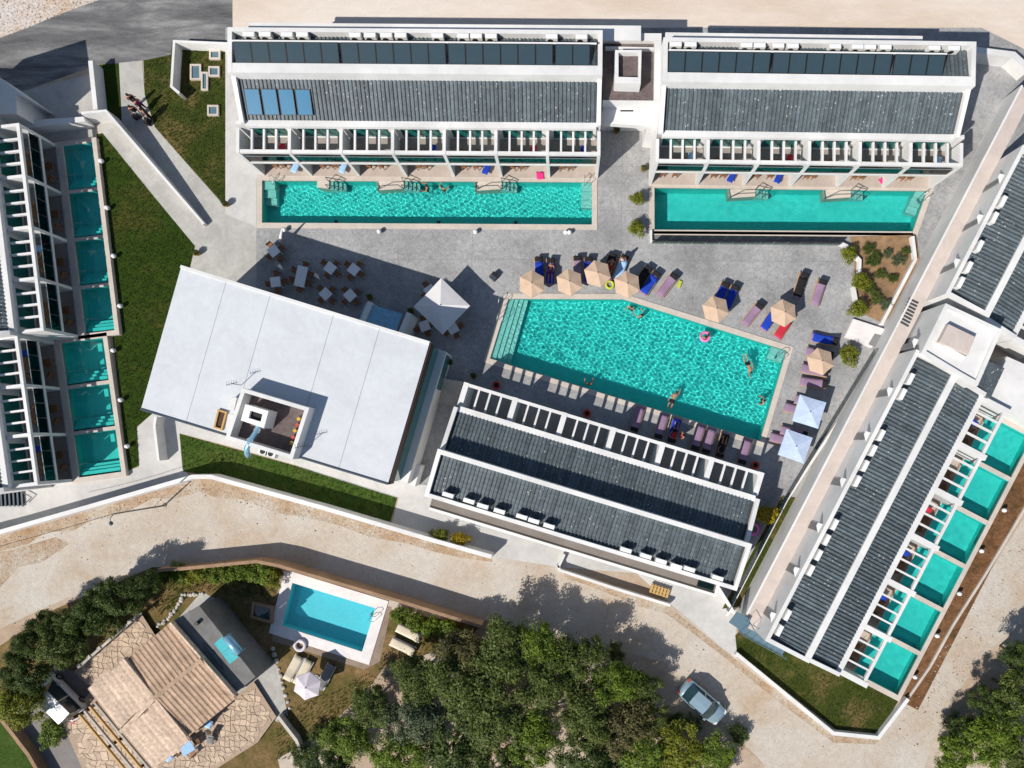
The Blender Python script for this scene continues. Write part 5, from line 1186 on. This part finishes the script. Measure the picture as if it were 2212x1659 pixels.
# hot tub, flat villa roof with lens-shaped plate, water heater
q = thing('hot_tub', 'dark tiled hot tub with brown rim left of the villa pool', 'hot tub')
tb = poly([(545, 1300), (590, 1310), (588, 1348), (540, 1335)], .4); MB().prism(tb, 0, .42, [inset(tb, -.22)]).build('rim', 'wall_brown', q); MB().prism(inset(tb, -.23), .02, .3).build('water', 'car_glass', q)
fr_ = PW([(376, 1340), (430, 1308), (552, 1462), (509, 1497)], 3.3)
MB().prism(fr_, -.1, 3.3).build('flat_roof', 'concrete_dark', villa)
x, y = W2(428, 1345, 3.3); MB().lathe([(.16, 0), (.16, .35), (.1, .35)], 10, (x, y, 3.3)).build('vent_pipe', 'black_metal', villa)
x, y = W2(458, 1417, 3.4); ov = [(-1.35, 0), (-.7, .22), (.2, .27), (.9, .2), (1.35, 0), (.6, -.12), (-.6, -.14)]
MB().prism(ov, 3.3, 3.38).build('roof_plate', 'solar_dark', villa, (x, y, 0), R(-52))  # thin dark lens-shaped plate lying on the flat roof
q = thing('solar_water_heater', 'teal solar water heater with pale tank on the flat villa roof', 'water heater', (*W2(492, 1402, 3.6), 3.3), R(-52))
for k in range(2):
    MB().quadmesh([(-1.0 + k * 1.02, -.7, .12), (0 + k * 1.02, -.7, .12), (0 + k * 1.02, .4, .5), (-1.0 + k * 1.02, .4, .5), (-1.0 + k * 1.02, -.7, .04), (0 + k * 1.02, -.7, .04), (0 + k * 1.02, .4, .42), (-1.0 + k * 1.02, .4, .42)], [(0, 1, 2, 3), (7, 6, 5, 4), (0, 4, 5, 1), (1, 5, 6, 2), (2, 6, 7, 3), (3, 7, 4, 0)]).build('collector', 'teal_plastic', q)
MB().tube([(-.85, .72, .62), (.85, .72, .62)], .34, 12).build('tank', 'duct_blue', q, smooth=True)
for a in (-.8, .8): MB().box(a - .03, a + .03, .45, .95, 0, .3).build('bracket', 'steel', q)
# terrace furniture of the villa
table(408, 1612, 30, 'pale blue table on the villa stone terrace', .9, 1.1, 'towel_light', 4, 'villa terrace table', .34, None)
for k, (u_, v_, m_) in enumerate([(360, 1640, 'towel_light'), (448, 1570, 'towel_light'), (455, 1606, 'cushion_grey')]):
    q = thing('deck_chair', f'{("pale blue", "pale blue", "grey")[k]} low chair on the villa terrace, {("left", "upper", "right")[k]} one', 'chair', (*W2(u_, v_, .5), .33), R(40 + 20 * k), 'villa low chairs')
    put('seat', cush(m_, 0, .6, .3, .06, .55, 0, 5, .0, 1), q); MB().quadmesh([(.6, -.27, .34), (.6, .27, .34), (.95, .27, .8), (.95, -.27, .8), (.65, -.27, .3), (.65, .27, .3), (1.0, .27, .78), (1.0, -.27, .78)], [(0, 1, 2, 3), (7, 6, 5, 4), (0, 4, 5, 1), (1, 5, 6, 2), (2, 6, 7, 3), (3, 7, 4, 0)]).build('backrest', m_, q)
    for a in (.05, .6):
        for c in (-.25, .25): MB().box(a - .02, a + .02, c - .02, c + .02, 0, .3).build('leg', 'wood', q)
q = thing('bench', 'dark wooden bench on the pink villa terrace', 'bench', (*W2(328, 1617, .5), .30), R(42))
MB().box(-.9, .9, -.25, .25, .42, .48).build('seat', 'wood_dark', q); MB().box(-.9, .9, .2, .26, .48, .85).build('backrest', 'wood_dark', q)
for a in (-.8, .8): MB().box(a - .04, a + .04, -.22, .22, 0, .42).build('leg', 'wood_dark', q)
def ring(u, v, z, m, label, r=.42, t=.14, cat='swim ring'):
    pts = [(r * math.cos(k * math.pi / 8), r * math.sin(k * math.pi / 8), 0) for k in range(16)]
    o = MB().tube(pts, t, 8, True).build('swim_ring', m, None, (*W2(u, v, z), z), smooth=True); return tag(o, label, cat, 'inflatables')
ring(648, 1394, .2, 'parasol_pale', 'pale pink swim ring at the corner of the villa pool')
ring(1523, 727, -.05, 'pink_plastic', 'pink swim ring floating in the large pool', .36, .12)
ring(1627, 1143, .3, 'pink_plastic', 'pink swim ring on the ground behind the pergola building', .45, .14)
ring(1317, 615, .12, 'lime_plastic', 'lime swim ring beside the beige parasols', .30, .10)
x, y = W2(1468, 613, .2); o = MB().box(-.14, .14, -.28, .28, 0, .14).build('pool_bag', 'lime_plastic', None, (x, y, .02), R(-20)); tag(o, 'small lime bag on the paving right of the bare lounger', 'bag')

# stacked timber in the service pit
q = thing('timber_pallet', 'pale wooden pallet leaning in the service pit', 'pallet', (*W2(1425, 1277, .4), .05), R(-18))
for k in range(6): MB().box(-.8 + k * .28, -.6 + k * .28, -.35, .35, .3, .34).build('board', 'wood_pale', q)
for y in (-.3, 0, .3): MB().box(-.8, .8, y - .04, y + .04, .1, .3).build('runner', 'wood_pale', q)
# ------------------------------------------------------------------ parked vehicles
def loft(b, secs, close=True):
    n = len(secs[0]); m = len(secs); vs = [p for s_ in secs for p in s_]
    fs = [(i * n + j, (i + 1) * n + j, (i + 1) * n + (j + 1) % n, i * n + (j + 1) % n) for i in range(m - 1) for j in range(n)]
    fs += [tuple(range(n)), tuple((m - 1) * n + j for j in range(n))[::-1]]
    return b.quadmesh(vs, fs)
def car(name, label, u, v, ang, paint, L=4.25, w=1.74, van=False):
    q = thing(name, label, 'car', (*W2(u, v, .9), .015), R(ang))
    hb_ = 1.0 if van else .88
    st = [(-L / 2, .72, .42, .62, .30), (-L / 2 + .10, .86, .60, .80, .22), (-L / 2 + .5, .97, .80, .92, .20), (-.9, 1.0, .86, .95, .20), (0, 1.0, .86, .94, .20), (.85, 1.0, .84, .92, .20), (1.35, .97, .78, .86, .20), (L / 2 - .25, .88, .62, .74, .22), (L / 2 - .05, .72, .46, .62, .28), (L / 2, .58, .42, .52, .32)]
    secs = []
    for x, k, ze, zt_, zb in st:
        y = w / 2 * k; secs.append([(x, -y * .9, zb), (x, -y, zb + .12), (x, -y * 1.0, ze - .08), (x, -y * .93, ze), (x, -y * .55, zt_), (x, 0, zt_ + .02), (x, y * .55, zt_), (x, y * .93, ze), (x, y, ze - .08), (x, y, zb + .12), (x, y * .9, zb)])
    loft(MB(), secs).build('body', paint, q, smooth=True)
    zr = 1.95 if van else 1.46; x0, x1, x2, x3 = (-1.95, -1.75, .75, 1.45) if van else (-1.72, -1.15, .30, 1.12)
    yb, yt = w / 2 * .90, w / 2 * .70; zb0, zb1 = .90, .88
    MB().quadmesh([(x1, -yt, zr), (x2, -yt, zr), (x2 + .03, 0, zr + .03), (x2, yt, zr), (x1, yt, zr), (x1 - .03, 0, zr + .03), (x1, -yt, zr - .05), (x2, -yt, zr - .05), (x2, yt, zr - .05), (x1, yt, zr - .05)], [(0, 1, 2, 5), (5, 2, 3, 4), (6, 7, 1, 0), (4, 3, 8, 9), (7, 8, 3, 2, 1), (9, 6, 0, 5, 4)]).build('roof', paint, q, smooth=False)
    MB().quadmesh([(x2 + .02, -yt, zr - .01), (x3, -yb * .98, zb1), (x3 + .08, 0, zb1 + .05), (x3, yb * .98, zb1), (x2 + .02, yt, zr - .01), (x2 + .05, 0, zr + .02)], [(0, 1, 2, 5), (5, 2, 3, 4)]).build('windscreen', 'car_glass', q)
    MB().quadmesh([(x1 - .02, -yt, zr - .01), (x0, -yb * .95, zb0), (x0 - .06, 0, zb0 + .05), (x0, yb * .95, zb0), (x1 - .02, yt, zr - .01), (x1 - .04, 0, zr + .02)], [(5, 2, 1, 0), (4, 3, 2, 5)]).build('rear_window', 'car_glass', q)
    for s_ in (-1, 1):
        MB().quadmesh([(x1, s_ * yt, zr - .03), (x2, s_ * yt, zr - .03), (x3 - .05, s_ * yb, zb1 + .02), (x0 + .05, s_ * yb, zb0 + .02)], [(0, 1, 2, 3) if s_ < 0 else (3, 2, 1, 0)]).build('side_window', 'car_glass', q)
        MB().bar((-.42, s_ * (yt + .01), zr - .02), (-.42, s_ * (yb + .01), zb0 + .1), .08, .05).build('pillar', paint, q)
        MB().box(.75, .95, s_ * (w / 2 + .02) - .09, s_ * (w / 2 + .02) + .09, .90, 1.02).build('mirror', paint, q)
        MB().quadmesh([(L / 2 - .35, s_ * .80, .64), (L / 2 - .10, s_ * .70, .60), (L / 2 - .06, s_ * .42, .62), (L / 2 - .30, s_ * .48, .76)], [(0, 1, 2, 3) if s_ > 0 else (3, 2, 1, 0)]).build('headlight', 'plastic_white', q)
        MB().box(-L / 2 - .01, -L / 2 + .12, s_ * .66 - .14, s_ * .66 + .14, .6, .76).build('tail_light', 'red_plastic', q)
        for x in (-1.3, 1.35):
            o = MB().lathe([(.2, -.1), (.31, -.1), (.31, .1), (.2, .1)], 16).build('wheel', 'tyre', q, (x, s_ * (w / 2 - .10), .31)); o.rotation_euler = (math.pi / 2, 0, 0)
            o2 = MB().lathe([(.02, -.11), (.2, -.105), (.2, .105), (.02, .11)], 12).build('rim', 'steel', o)
    return q
car('parked_car', 'silver-blue hatchback parked on the dirt road beside the grove', 1519, 1520, -41, 'car_paint')
car('white_van', 'white van parked under the trees left of the villa', 126, 1509, 135, 'car_white', 4.5, 1.8, True)

# ------------------------------------------------------------------ people
def body_mesh(name, J, R_, E, fingers):
    me = bpy.data.meshes.new(name); keys = list(J); ix = {k: i for i, k in enumerate(keys)}
    me.from_pydata([J[k] for k in keys], [(ix[a], ix[b]) for a, b in E], [])
    o = bpy.data.objects.new(name, me); C.objects.link(o); o.modifiers.new('s', 'SKIN'); o.modifiers.new('d', 'SUBSURF').levels = 1
    for i, k in enumerate(keys):
        sv = me.skin_vertices[0].data[i]; r = R_[k]; sv.radius = r if isinstance(r, tuple) else (r, r); sv.use_root = (k == 'pelvis')
    dg = bpy.context.evaluated_depsgraph_get(); ev = bpy.data.meshes.new_from_object(o.evaluated_get(dg)); bpy.data.objects.remove(o)
    b = MB(); b.quadmesh([v.co[:] for v in ev.vertices], [tuple(p.vertices) for p in ev.polygons])
    for hand, tip in fingers:
        h = Vector(J[hand]); d = (h - Vector(J[tip])).normalized(); sd = d.cross(Vector((0, 0, 1)));
        if sd.length < .1: sd = d.cross(Vector((0, 1, 0)))
        sd.normalize()
        for k, (o_, l) in enumerate(((-.03, .06), (-.01, .075), (.01, .07), (.03, .055))):
            p0 = h + sd * o_; b.tube([p0 - d * .01, p0 + d * l * .55, p0 + d * l + Vector((0, 0, -.012))], [.010, .009, .007], 5)
        b.tube([h - d * .05 + sd * .03, h - d * .02 + sd * .06, h + d * .02 + sd * .07], [.011, .010, .008], 5)
    m = b.mesh(name, 'skin', True); return m
def person_mesh(pose):
    J = dict(pelvis=(0, 0, .95), belly=(0, 0, 1.12), chest=(0, .0, 1.34), neck=(0, 0, 1.50), head=(0, .02, 1.62), crown=(0, .01, 1.71))
    R_ = dict(pelvis=(.16, .115), belly=(.14, .10), chest=(.17, .11), neck=.06, head=(.085, .10), crown=.06)
    E = [('pelvis', 'belly'), ('belly', 'chest'), ('chest', 'neck'), ('neck', 'head'), ('head', 'crown')]; F = []
    for s_, n in ((1, 'l'), (-1, 'r')):
        arm = {'stand': [(.21, 0, 1.42), (.26, -.03, 1.14), (.27, .08, .90), (.27, .11, .82)], 'float': [(.21, 0, 1.42), (.34, .12, 1.24), (.34, .36, 1.30), (.33, .43, 1.31)], 'swim': [(.19, .0, 1.45), (.24, .05, 1.72), (.2, .05, 1.98), (.18, .05, 2.06)] if s_ > 0 else [(.21, 0, 1.40), (.30, -.05, 1.14), (.32, -.02, .88), (.32, 0, .80)], 'lie': [(.21, 0, 1.42), (.30, .02, 1.15), (.22, .08, .93), (.17, .1, .87)]}[pose]
        for k, (nm, rr) in enumerate((('sh', .065), ('el', .048), ('wr', .034), ('ha', .036))):
            p = arm[k]; J[nm + n] = (p[0] * s_, p[1], p[2]); R_[nm + n] = rr
        E += [('chest', 'sh' + n), ('sh' + n, 'el' + n), ('el' + n, 'wr' + n), ('wr' + n, 'ha' + n)]; F.append(('ha' + n, 'wr' + n))
        leg = {'stand': [(.10, 0, .90), (.11, .03, .50), (.11, -.02, .09), (.12, .14, .04)], 'float': [(.10, 0, .90), (.14, .12, .52), (.13, -.08, .14), (.13, .05, .06)], 'swim': [(.10, 0, .90), (.16, .04, .50), (.12, -.10, .10), (.12, -.2, -.02)], 'lie': [(.10, 0, .90), (.13, .04, .48), (.14, 0, .08), (.16, .12, .03)]}[pose]
        for k, (nm, rr) in enumerate((('hip', .095), ('kn', .062), ('an', .042), ('to', .035))):
            p = leg[k]; J[nm + n] = (p[0] * s_, p[1], p[2]); R_[nm + n] = rr
        E += [('pelvis', 'hip' + n), ('hip' + n, 'kn' + n), ('kn' + n, 'an' + n), ('an' + n, 'to' + n)]
    return body_mesh('body', J, R_, E, F)
PM = {p: person_mesh(p) for p in ('stand', 'float', 'swim', 'lie')}
HAIR = MB().lathe([(.092, -.05), (.105, .02), (.10, .08), (.07, .125), (.02, .14)], 12).mesh('hair', 'hair', True)
FACE = MB().tube([(0, .10, .0), (0, .125, -.02), (0, .105, -.03)], [.012, .016, .01], 6).mesh('nose', 'skin', True)
EYE = MB().lathe([(.004, -.011), (.011, 0), (.004, .011)], 6).mesh('eye', 'hair')
def torso(m, z0, z1, r0, r1, legs=None):
    b = MB(); n = 12; vs = []
    for z, r in ((z0, r0), ((z0 + z1) / 2, ((r0[0] + r1[0]) / 2 * .98, (r0[1] + r1[1]) / 2)), (z1, r1)):
        for j in range(n): a = 2 * math.pi * j / n; vs.append((r[0] * math.cos(a), r[1] * math.sin(a), z))
    fs = [(i * n + j, i * n + (j + 1) % n, (i + 1) * n + (j + 1) % n, (i + 1) * n + j) for i in range(2) for j in range(n)]
    b.quadmesh(vs, fs)
    if legs:
        for s_ in (-1, 1): b.tube([(.10 * s_, 0, .92), (.11 * s_, .02, .7), (.11 * s_, .02, legs)], [.115, .10, .085 if legs > .4 else .06], 10)
    return b.mesh('clothes', m, True)
SHIRT = {m: torso(m, .92, 1.44, (.19, .14), (.20, .13)) for m in ('cloth_black', 'cloth_red', 'cloth_white', 'cloth_purple')}
TROU = {m: torso(m, .84, 1.0, (.18, .13), (.175, .13), .12) for m in ('cloth_black', 'cloth_white')}
TRUNK = {m: torso(m, .84, 1.0, (.18, .13), (.175, .13), .66) for m in ('cloth_black', 'cloth_red', 'cloth_purple')}
def person(u, v, h, pose, rz, label, bottom='cloth_black', shirt=None, trousers=False, z=0.0, tilt=0.0, group=None, cap=None):
    x, y = W2(u, v, h); q = thing('person', label, 'person', (x, y, z), 0, group)
    q.rotation_euler = (Matrix.Rotation(R(rz), 4, 'Z') @ Matrix.Rotation(R(tilt), 4, 'X')).to_euler()
    b = put('body', PM[pose], q); b.cycles.is_caustics_receiver = True
    hd = put('hair', HAIR, q, (0, .0, 1.62)); put('nose', FACE, q, (0, .01, 1.61))
    if cap: hd.material_slots[0].link = 'OBJECT'; hd.material_slots[0].material = M[cap]
    for s_ in (-1, 1): put('eye', EYE, q, (.035 * s_, .105, 1.63))
    put('trousers' if trousers else 'swimwear', (TROU if trousers else TRUNK)[bottom], q)
    if shirt: put('shirt', SHIRT[shirt], q)
    return q
WL = -.09
person(285, 213, 1.0, 'stand', 30, 'person in dark clothes walking at the top of the left path', 'cloth_black', 'cloth_black', True, .02, group='people on the left path')
person(300, 224, 1.0, 'stand', 60, 'person in purple top in the middle of the group on the left path', 'cloth_black', 'cloth_purple', True, .02, group='people on the left path')
person(290, 238, 1.0, 'stand', 200, 'person in white trousers in the group on the left path', 'cloth_white', 'cloth_black', True, .02, group='people on the left path')
person(314, 244, 1.0, 'stand', 120, 'person in black at the right edge of the left path', 'cloth_black', 'cloth_black', True, .02, group='people on the left path')
for k, (u_, v_) in enumerate([(293, 250), (318, 262)]):
    q = thing('wheeled_suitcase', f'black suitcase on the left path, {("upper", "lower")[k]} one', 'suitcase', (*W2(u_, v_, .4), .02), R(30 + 50 * k), 'suitcases on the path')
    MB().box(-.25, .25, -.15, .15, .06, .66).build('shell', 'cushion_black', q); MB().tube([(-.15, -.12, .66), (-.15, -.12, 1.0), (.15, -.12, 1.0), (.15, -.12, .66)], .015, 5).build('handle', 'steel', q)
    for a in (-.2, .2): o = MB().lathe([(.05, -.02), (.05, .02)], 8).build('wheel', 'tyre', q, (a, -.12, .05)); o.rotation_euler = (math.pi / 2, 0, 0)
SW = 'swimmers'
person(1364, 664, .1, 'float', 150, 'swimmer near the upper edge of the large pool, left of two', 'cloth_black', z=-1.35, group=SW)
person(1386, 681, .1, 'float', 40, 'swimmer near the upper edge of the large pool, right of two', 'cloth_red', z=-1.35, group=SW)
person(1524, 729, .2, 'float', 10, 'swimmer sitting inside the pink ring', 'cloth_black', z=-1.2, group=SW)
person(1608, 765, 0, 'swim', 200, 'swimmer stretched out in the right part of the large pool', 'cloth_black', z=-.14, tilt=-82, group=SW)
person(1443, 886, 0, 'swim', -25, 'swimmer on the lower side of the large pool', 'cloth_black', z=-.14, tilt=-82, group=SW)
person(1650, 866, .1, 'float', 80, 'swimmer holding the right edge of the large pool', 'cloth_black', z=-1.3, group=SW)
person(1272, 829, .1, 'float', 0, 'swimmer at the lower edge of the large pool', 'cloth_red', z=-1.35, group=SW)
person(922, 403, .1, 'float', 90, 'swimmer in the long left pool beside the rails', 'cloth_black', z=-1.3, group=SW)
person(955, 405, .1, 'float', -40, 'swimmer with raised arm in the long left pool', 'cloth_red', z=-1.3, group=SW)
LZ = 'people at the loungers'
person(1462, 945, .5, 'lie', 163, 'person in red lying on a lounger below the large pool', 'cloth_black', 'cloth_red', z=.56, tilt=-90 + 180, group=LZ) if False else None
def lying(u, v, ang, label, bottom, shirt=None, z=.55):
    # on the back, head toward ang
    x, y = W2(u, v, .5); a = R(ang); q = thing('person', label, 'person', (x - .85 * math.cos(a), y - .85 * math.sin(a), z), 0, LZ)
    q.rotation_euler = (Matrix.Rotation(a - math.pi / 2, 4, 'Z') @ Matrix.Rotation(-math.pi / 2, 4, 'X') @ Matrix.Rotation(math.pi, 4, 'Z')).to_euler()
    put('body', PM['lie'], q); put('hair', HAIR, q, (0, .0, 1.62)); put('nose', FACE, q, (0, .01, 1.61))
    for s_ in (-1, 1): put('eye', EYE, q, (.035 * s_, .105, 1.63))
    put('swimwear', TRUNK[bottom], q)
    if shirt: put('shirt', SHIRT[shirt], q)
lying(1457, 932, 253, 'person in red top lying on a lounger below the large pool', 'cloth_black', 'cloth_red')
lying(1561, 964, 253, 'person in black lying on a lounger below the large pool', 'cloth_black', 'cloth_black')
lying(1189, 588, 88, 'person in dark swimwear lying beside the leftmost beige parasol', 'cloth_purple')
lying(1319, 578, 75, 'person lying on a dark towel behind the beige parasols', 'cloth_red')
person(1474, 940, 1.0, 'stand', 100, 'person in red standing between loungers below the large pool', 'cloth_black', 'cloth_red', False, .02, group=LZ)
person(1345, 560, 1.0, 'stand', 200, 'person in white shirt standing behind the beige parasols', 'cloth_black', 'cloth_white', False, .02, group=LZ)
# ------------------------------------------------------------------ street lamp by the boundary wall and its cable
x, y = W2(355, 1092); q = thing('street_lamp', 'tall thin street lamp standing on the dirt road by the boundary wall', 'street lamp', (x, y, 0))
MB().tube([(0, 0, 0), (0, 0, 6.4)], [.07, .045], 8).build('post', 'dark_metal', q); MB().lathe([(.16, 0), (.16, .12), (.08, .2)], 10).build('base', 'concrete', q)
MB().tube([(0, 0, 6.35), (-.1, -.3, 6.6), (-.05, -.65, 6.65)], .03, 6).build('arm', 'dark_metal', q); MB().lathe([(.05, .1), (.17, .0), (.15, -.04)], 10, (-.05, -.68, 6.6)).build('lamp_head', 'dark_metal', q)
o = MB().tube([tuple(Vector((x, y, 6.3)).lerp(Vector(W(-60, 1196, 6.0)), k / 10) - Vector((0, 0, .5 * math.sin(math.pi * k / 10)))) for k in range(11)], .018, 4).build('overhead_cable', 'black_metal'); tag(o, 'thin overhead cable running left from the street lamp', 'cable')
# ------------------------------------------------------------------ loose stones on the dirt road and bare ground
def stones(name, polys, n, seed, rmin, rmax, m, label):
    rg = random.Random(seed); b = MB(); A = [poly(p) for p in polys]; k = 0
    while k < n:
        P = rg.choice(A); xs = [p[0] for p in P]; ys = [p[1] for p in P]; x, y = rg.uniform(min(xs), max(xs)), rg.uniform(min(ys), max(ys))
        if not pip((x, y), P): continue
        k += 1; r = rmin + (rmax - rmin) * rg.random() ** 3; a = rg.uniform(0, 6.3); e = rg.uniform(.6, 1)
        vs = [(x + r * math.cos(a + j * 1.257) * rg.uniform(.8, 1.1), y + r * e * math.sin(a + j * 1.257), .0) for j in range(5)]; vs += [(x + (v[0] - x) * .6, y + (v[1] - y) * .6, r * .7) for v in vs]
        b.quadmesh(vs, [(j, (j + 1) % 5, 5 + (j + 1) % 5, 5 + j) for j in range(5)] + [(5, 6, 7, 8, 9)])
    o = b.build(name, m); tag(o, label, None, None, 'stuff')
ROADS = [[(0, 1150), (415, 1035), (455, 1035), (930, 1170), (1060, 1210), (1200, 1230), (1450, 1315), (1590, 1425), (1800, 1592), (1960, 1600), (1700, 1660), (1560, 1560), (1400, 1420), (1050, 1340), (850, 1320), (600, 1210), (400, 1215), (250, 1245), (60, 1330), (0, 1370)],
         [(-40, 1155), (415, 1036), (930, 1172), (930, 1195), (420, 1066), (-40, 1205)], [(1970, 1510), (2212, 1125), (2260, 1200), (2110, 1430), (2020, 1590), (1960, 1620), (1910, 1600)]]
stones('loose_stones', ROADS, 1200, 3, .025, .09, 'stone_white', 'loose pale stones scattered over the dirt road')
stones('loose_clods', ROADS, 300, 4, .03, .10, 'soil', 'dark earth crumbs scattered over the dirt road')
stones('rubble_stones', [[(0, 84), (222, 2), (0, 0)], [(680, 1640), (760, 1540), (1000, 1400), (1250, 1400), (1470, 1530), (1650, 1650)], [(2212, 1380), (2060, 1560), (1995, 1659), (2212, 1659)]], 900, 5, .03, .10, 'stone', 'small stones scattered over bare ground')
# grass tufts breaking the lawn surface
def tufts(name, polys, n, seed, m, label, hmax=.16):
    rg = random.Random(seed); b = MB(); A = [poly(p) for p in polys]; wts = []
    for P in A: wts.append(abs(sum(P[i][0] * P[(i + 1) % len(P)][1] - P[(i + 1) % len(P)][0] * P[i][1] for i in range(len(P)))))
    k = 0
    while k < n:
        P = rg.choices(A, wts)[0]; xs = [p[0] for p in P]; ys = [p[1] for p in P]; x, y = rg.uniform(min(xs), max(xs)), rg.uniform(min(ys), max(ys))
        if not pip((x, y), P): continue
        k += 1; h = rg.uniform(.05, hmax); a = rg.uniform(0, 6.3)
        for j in range(3):
            t_ = a + j * 2.1; dx, dy = math.cos(t_), math.sin(t_); w = .035
            b.quadmesh([(x - dy * w, y + dx * w, .03), (x + dy * w, y - dx * w, .03), (x + dx * h * .8, y + dy * h * .8, .03 + h)], [(0, 1, 2)])
    o = b.build(name, m); tag(o, label, None, None, 'stuff')
tufts('grass_blades', [[(211, 292), (222, 290), (325, 417), (419, 532), (408, 578), (430, 640), (398, 888), (330, 891), (296, 920), (301, 1004), (278, 1014), (245, 726), (268, 722)], [(312, 133), (370, 120), (374, 96), (485, 96), (485, 442), (336, 275), (315, 205)], [(390, 939), (640, 1009), (856, 1077), (842, 1126), (700, 1093), (458, 1026), (398, 1016)], [(1590, 1385), (1760, 1440), (1935, 1508), (1896, 1584), (1807, 1574), (1594, 1410)]], 9000, 8, 'leaf_dark', 'short grass blades of the resort lawns', .12)
tufts('dry_grass', [[(330, 1235), (600, 1238), (600, 1300), (430, 1275), (345, 1330)], [(600, 1540), (830, 1440), (860, 1330), (1000, 1360), (940, 1420), (800, 1480), (640, 1640), (590, 1640)]], 1800, 9, 'leaf_olive', 'dry grass of the villa garden', .14)
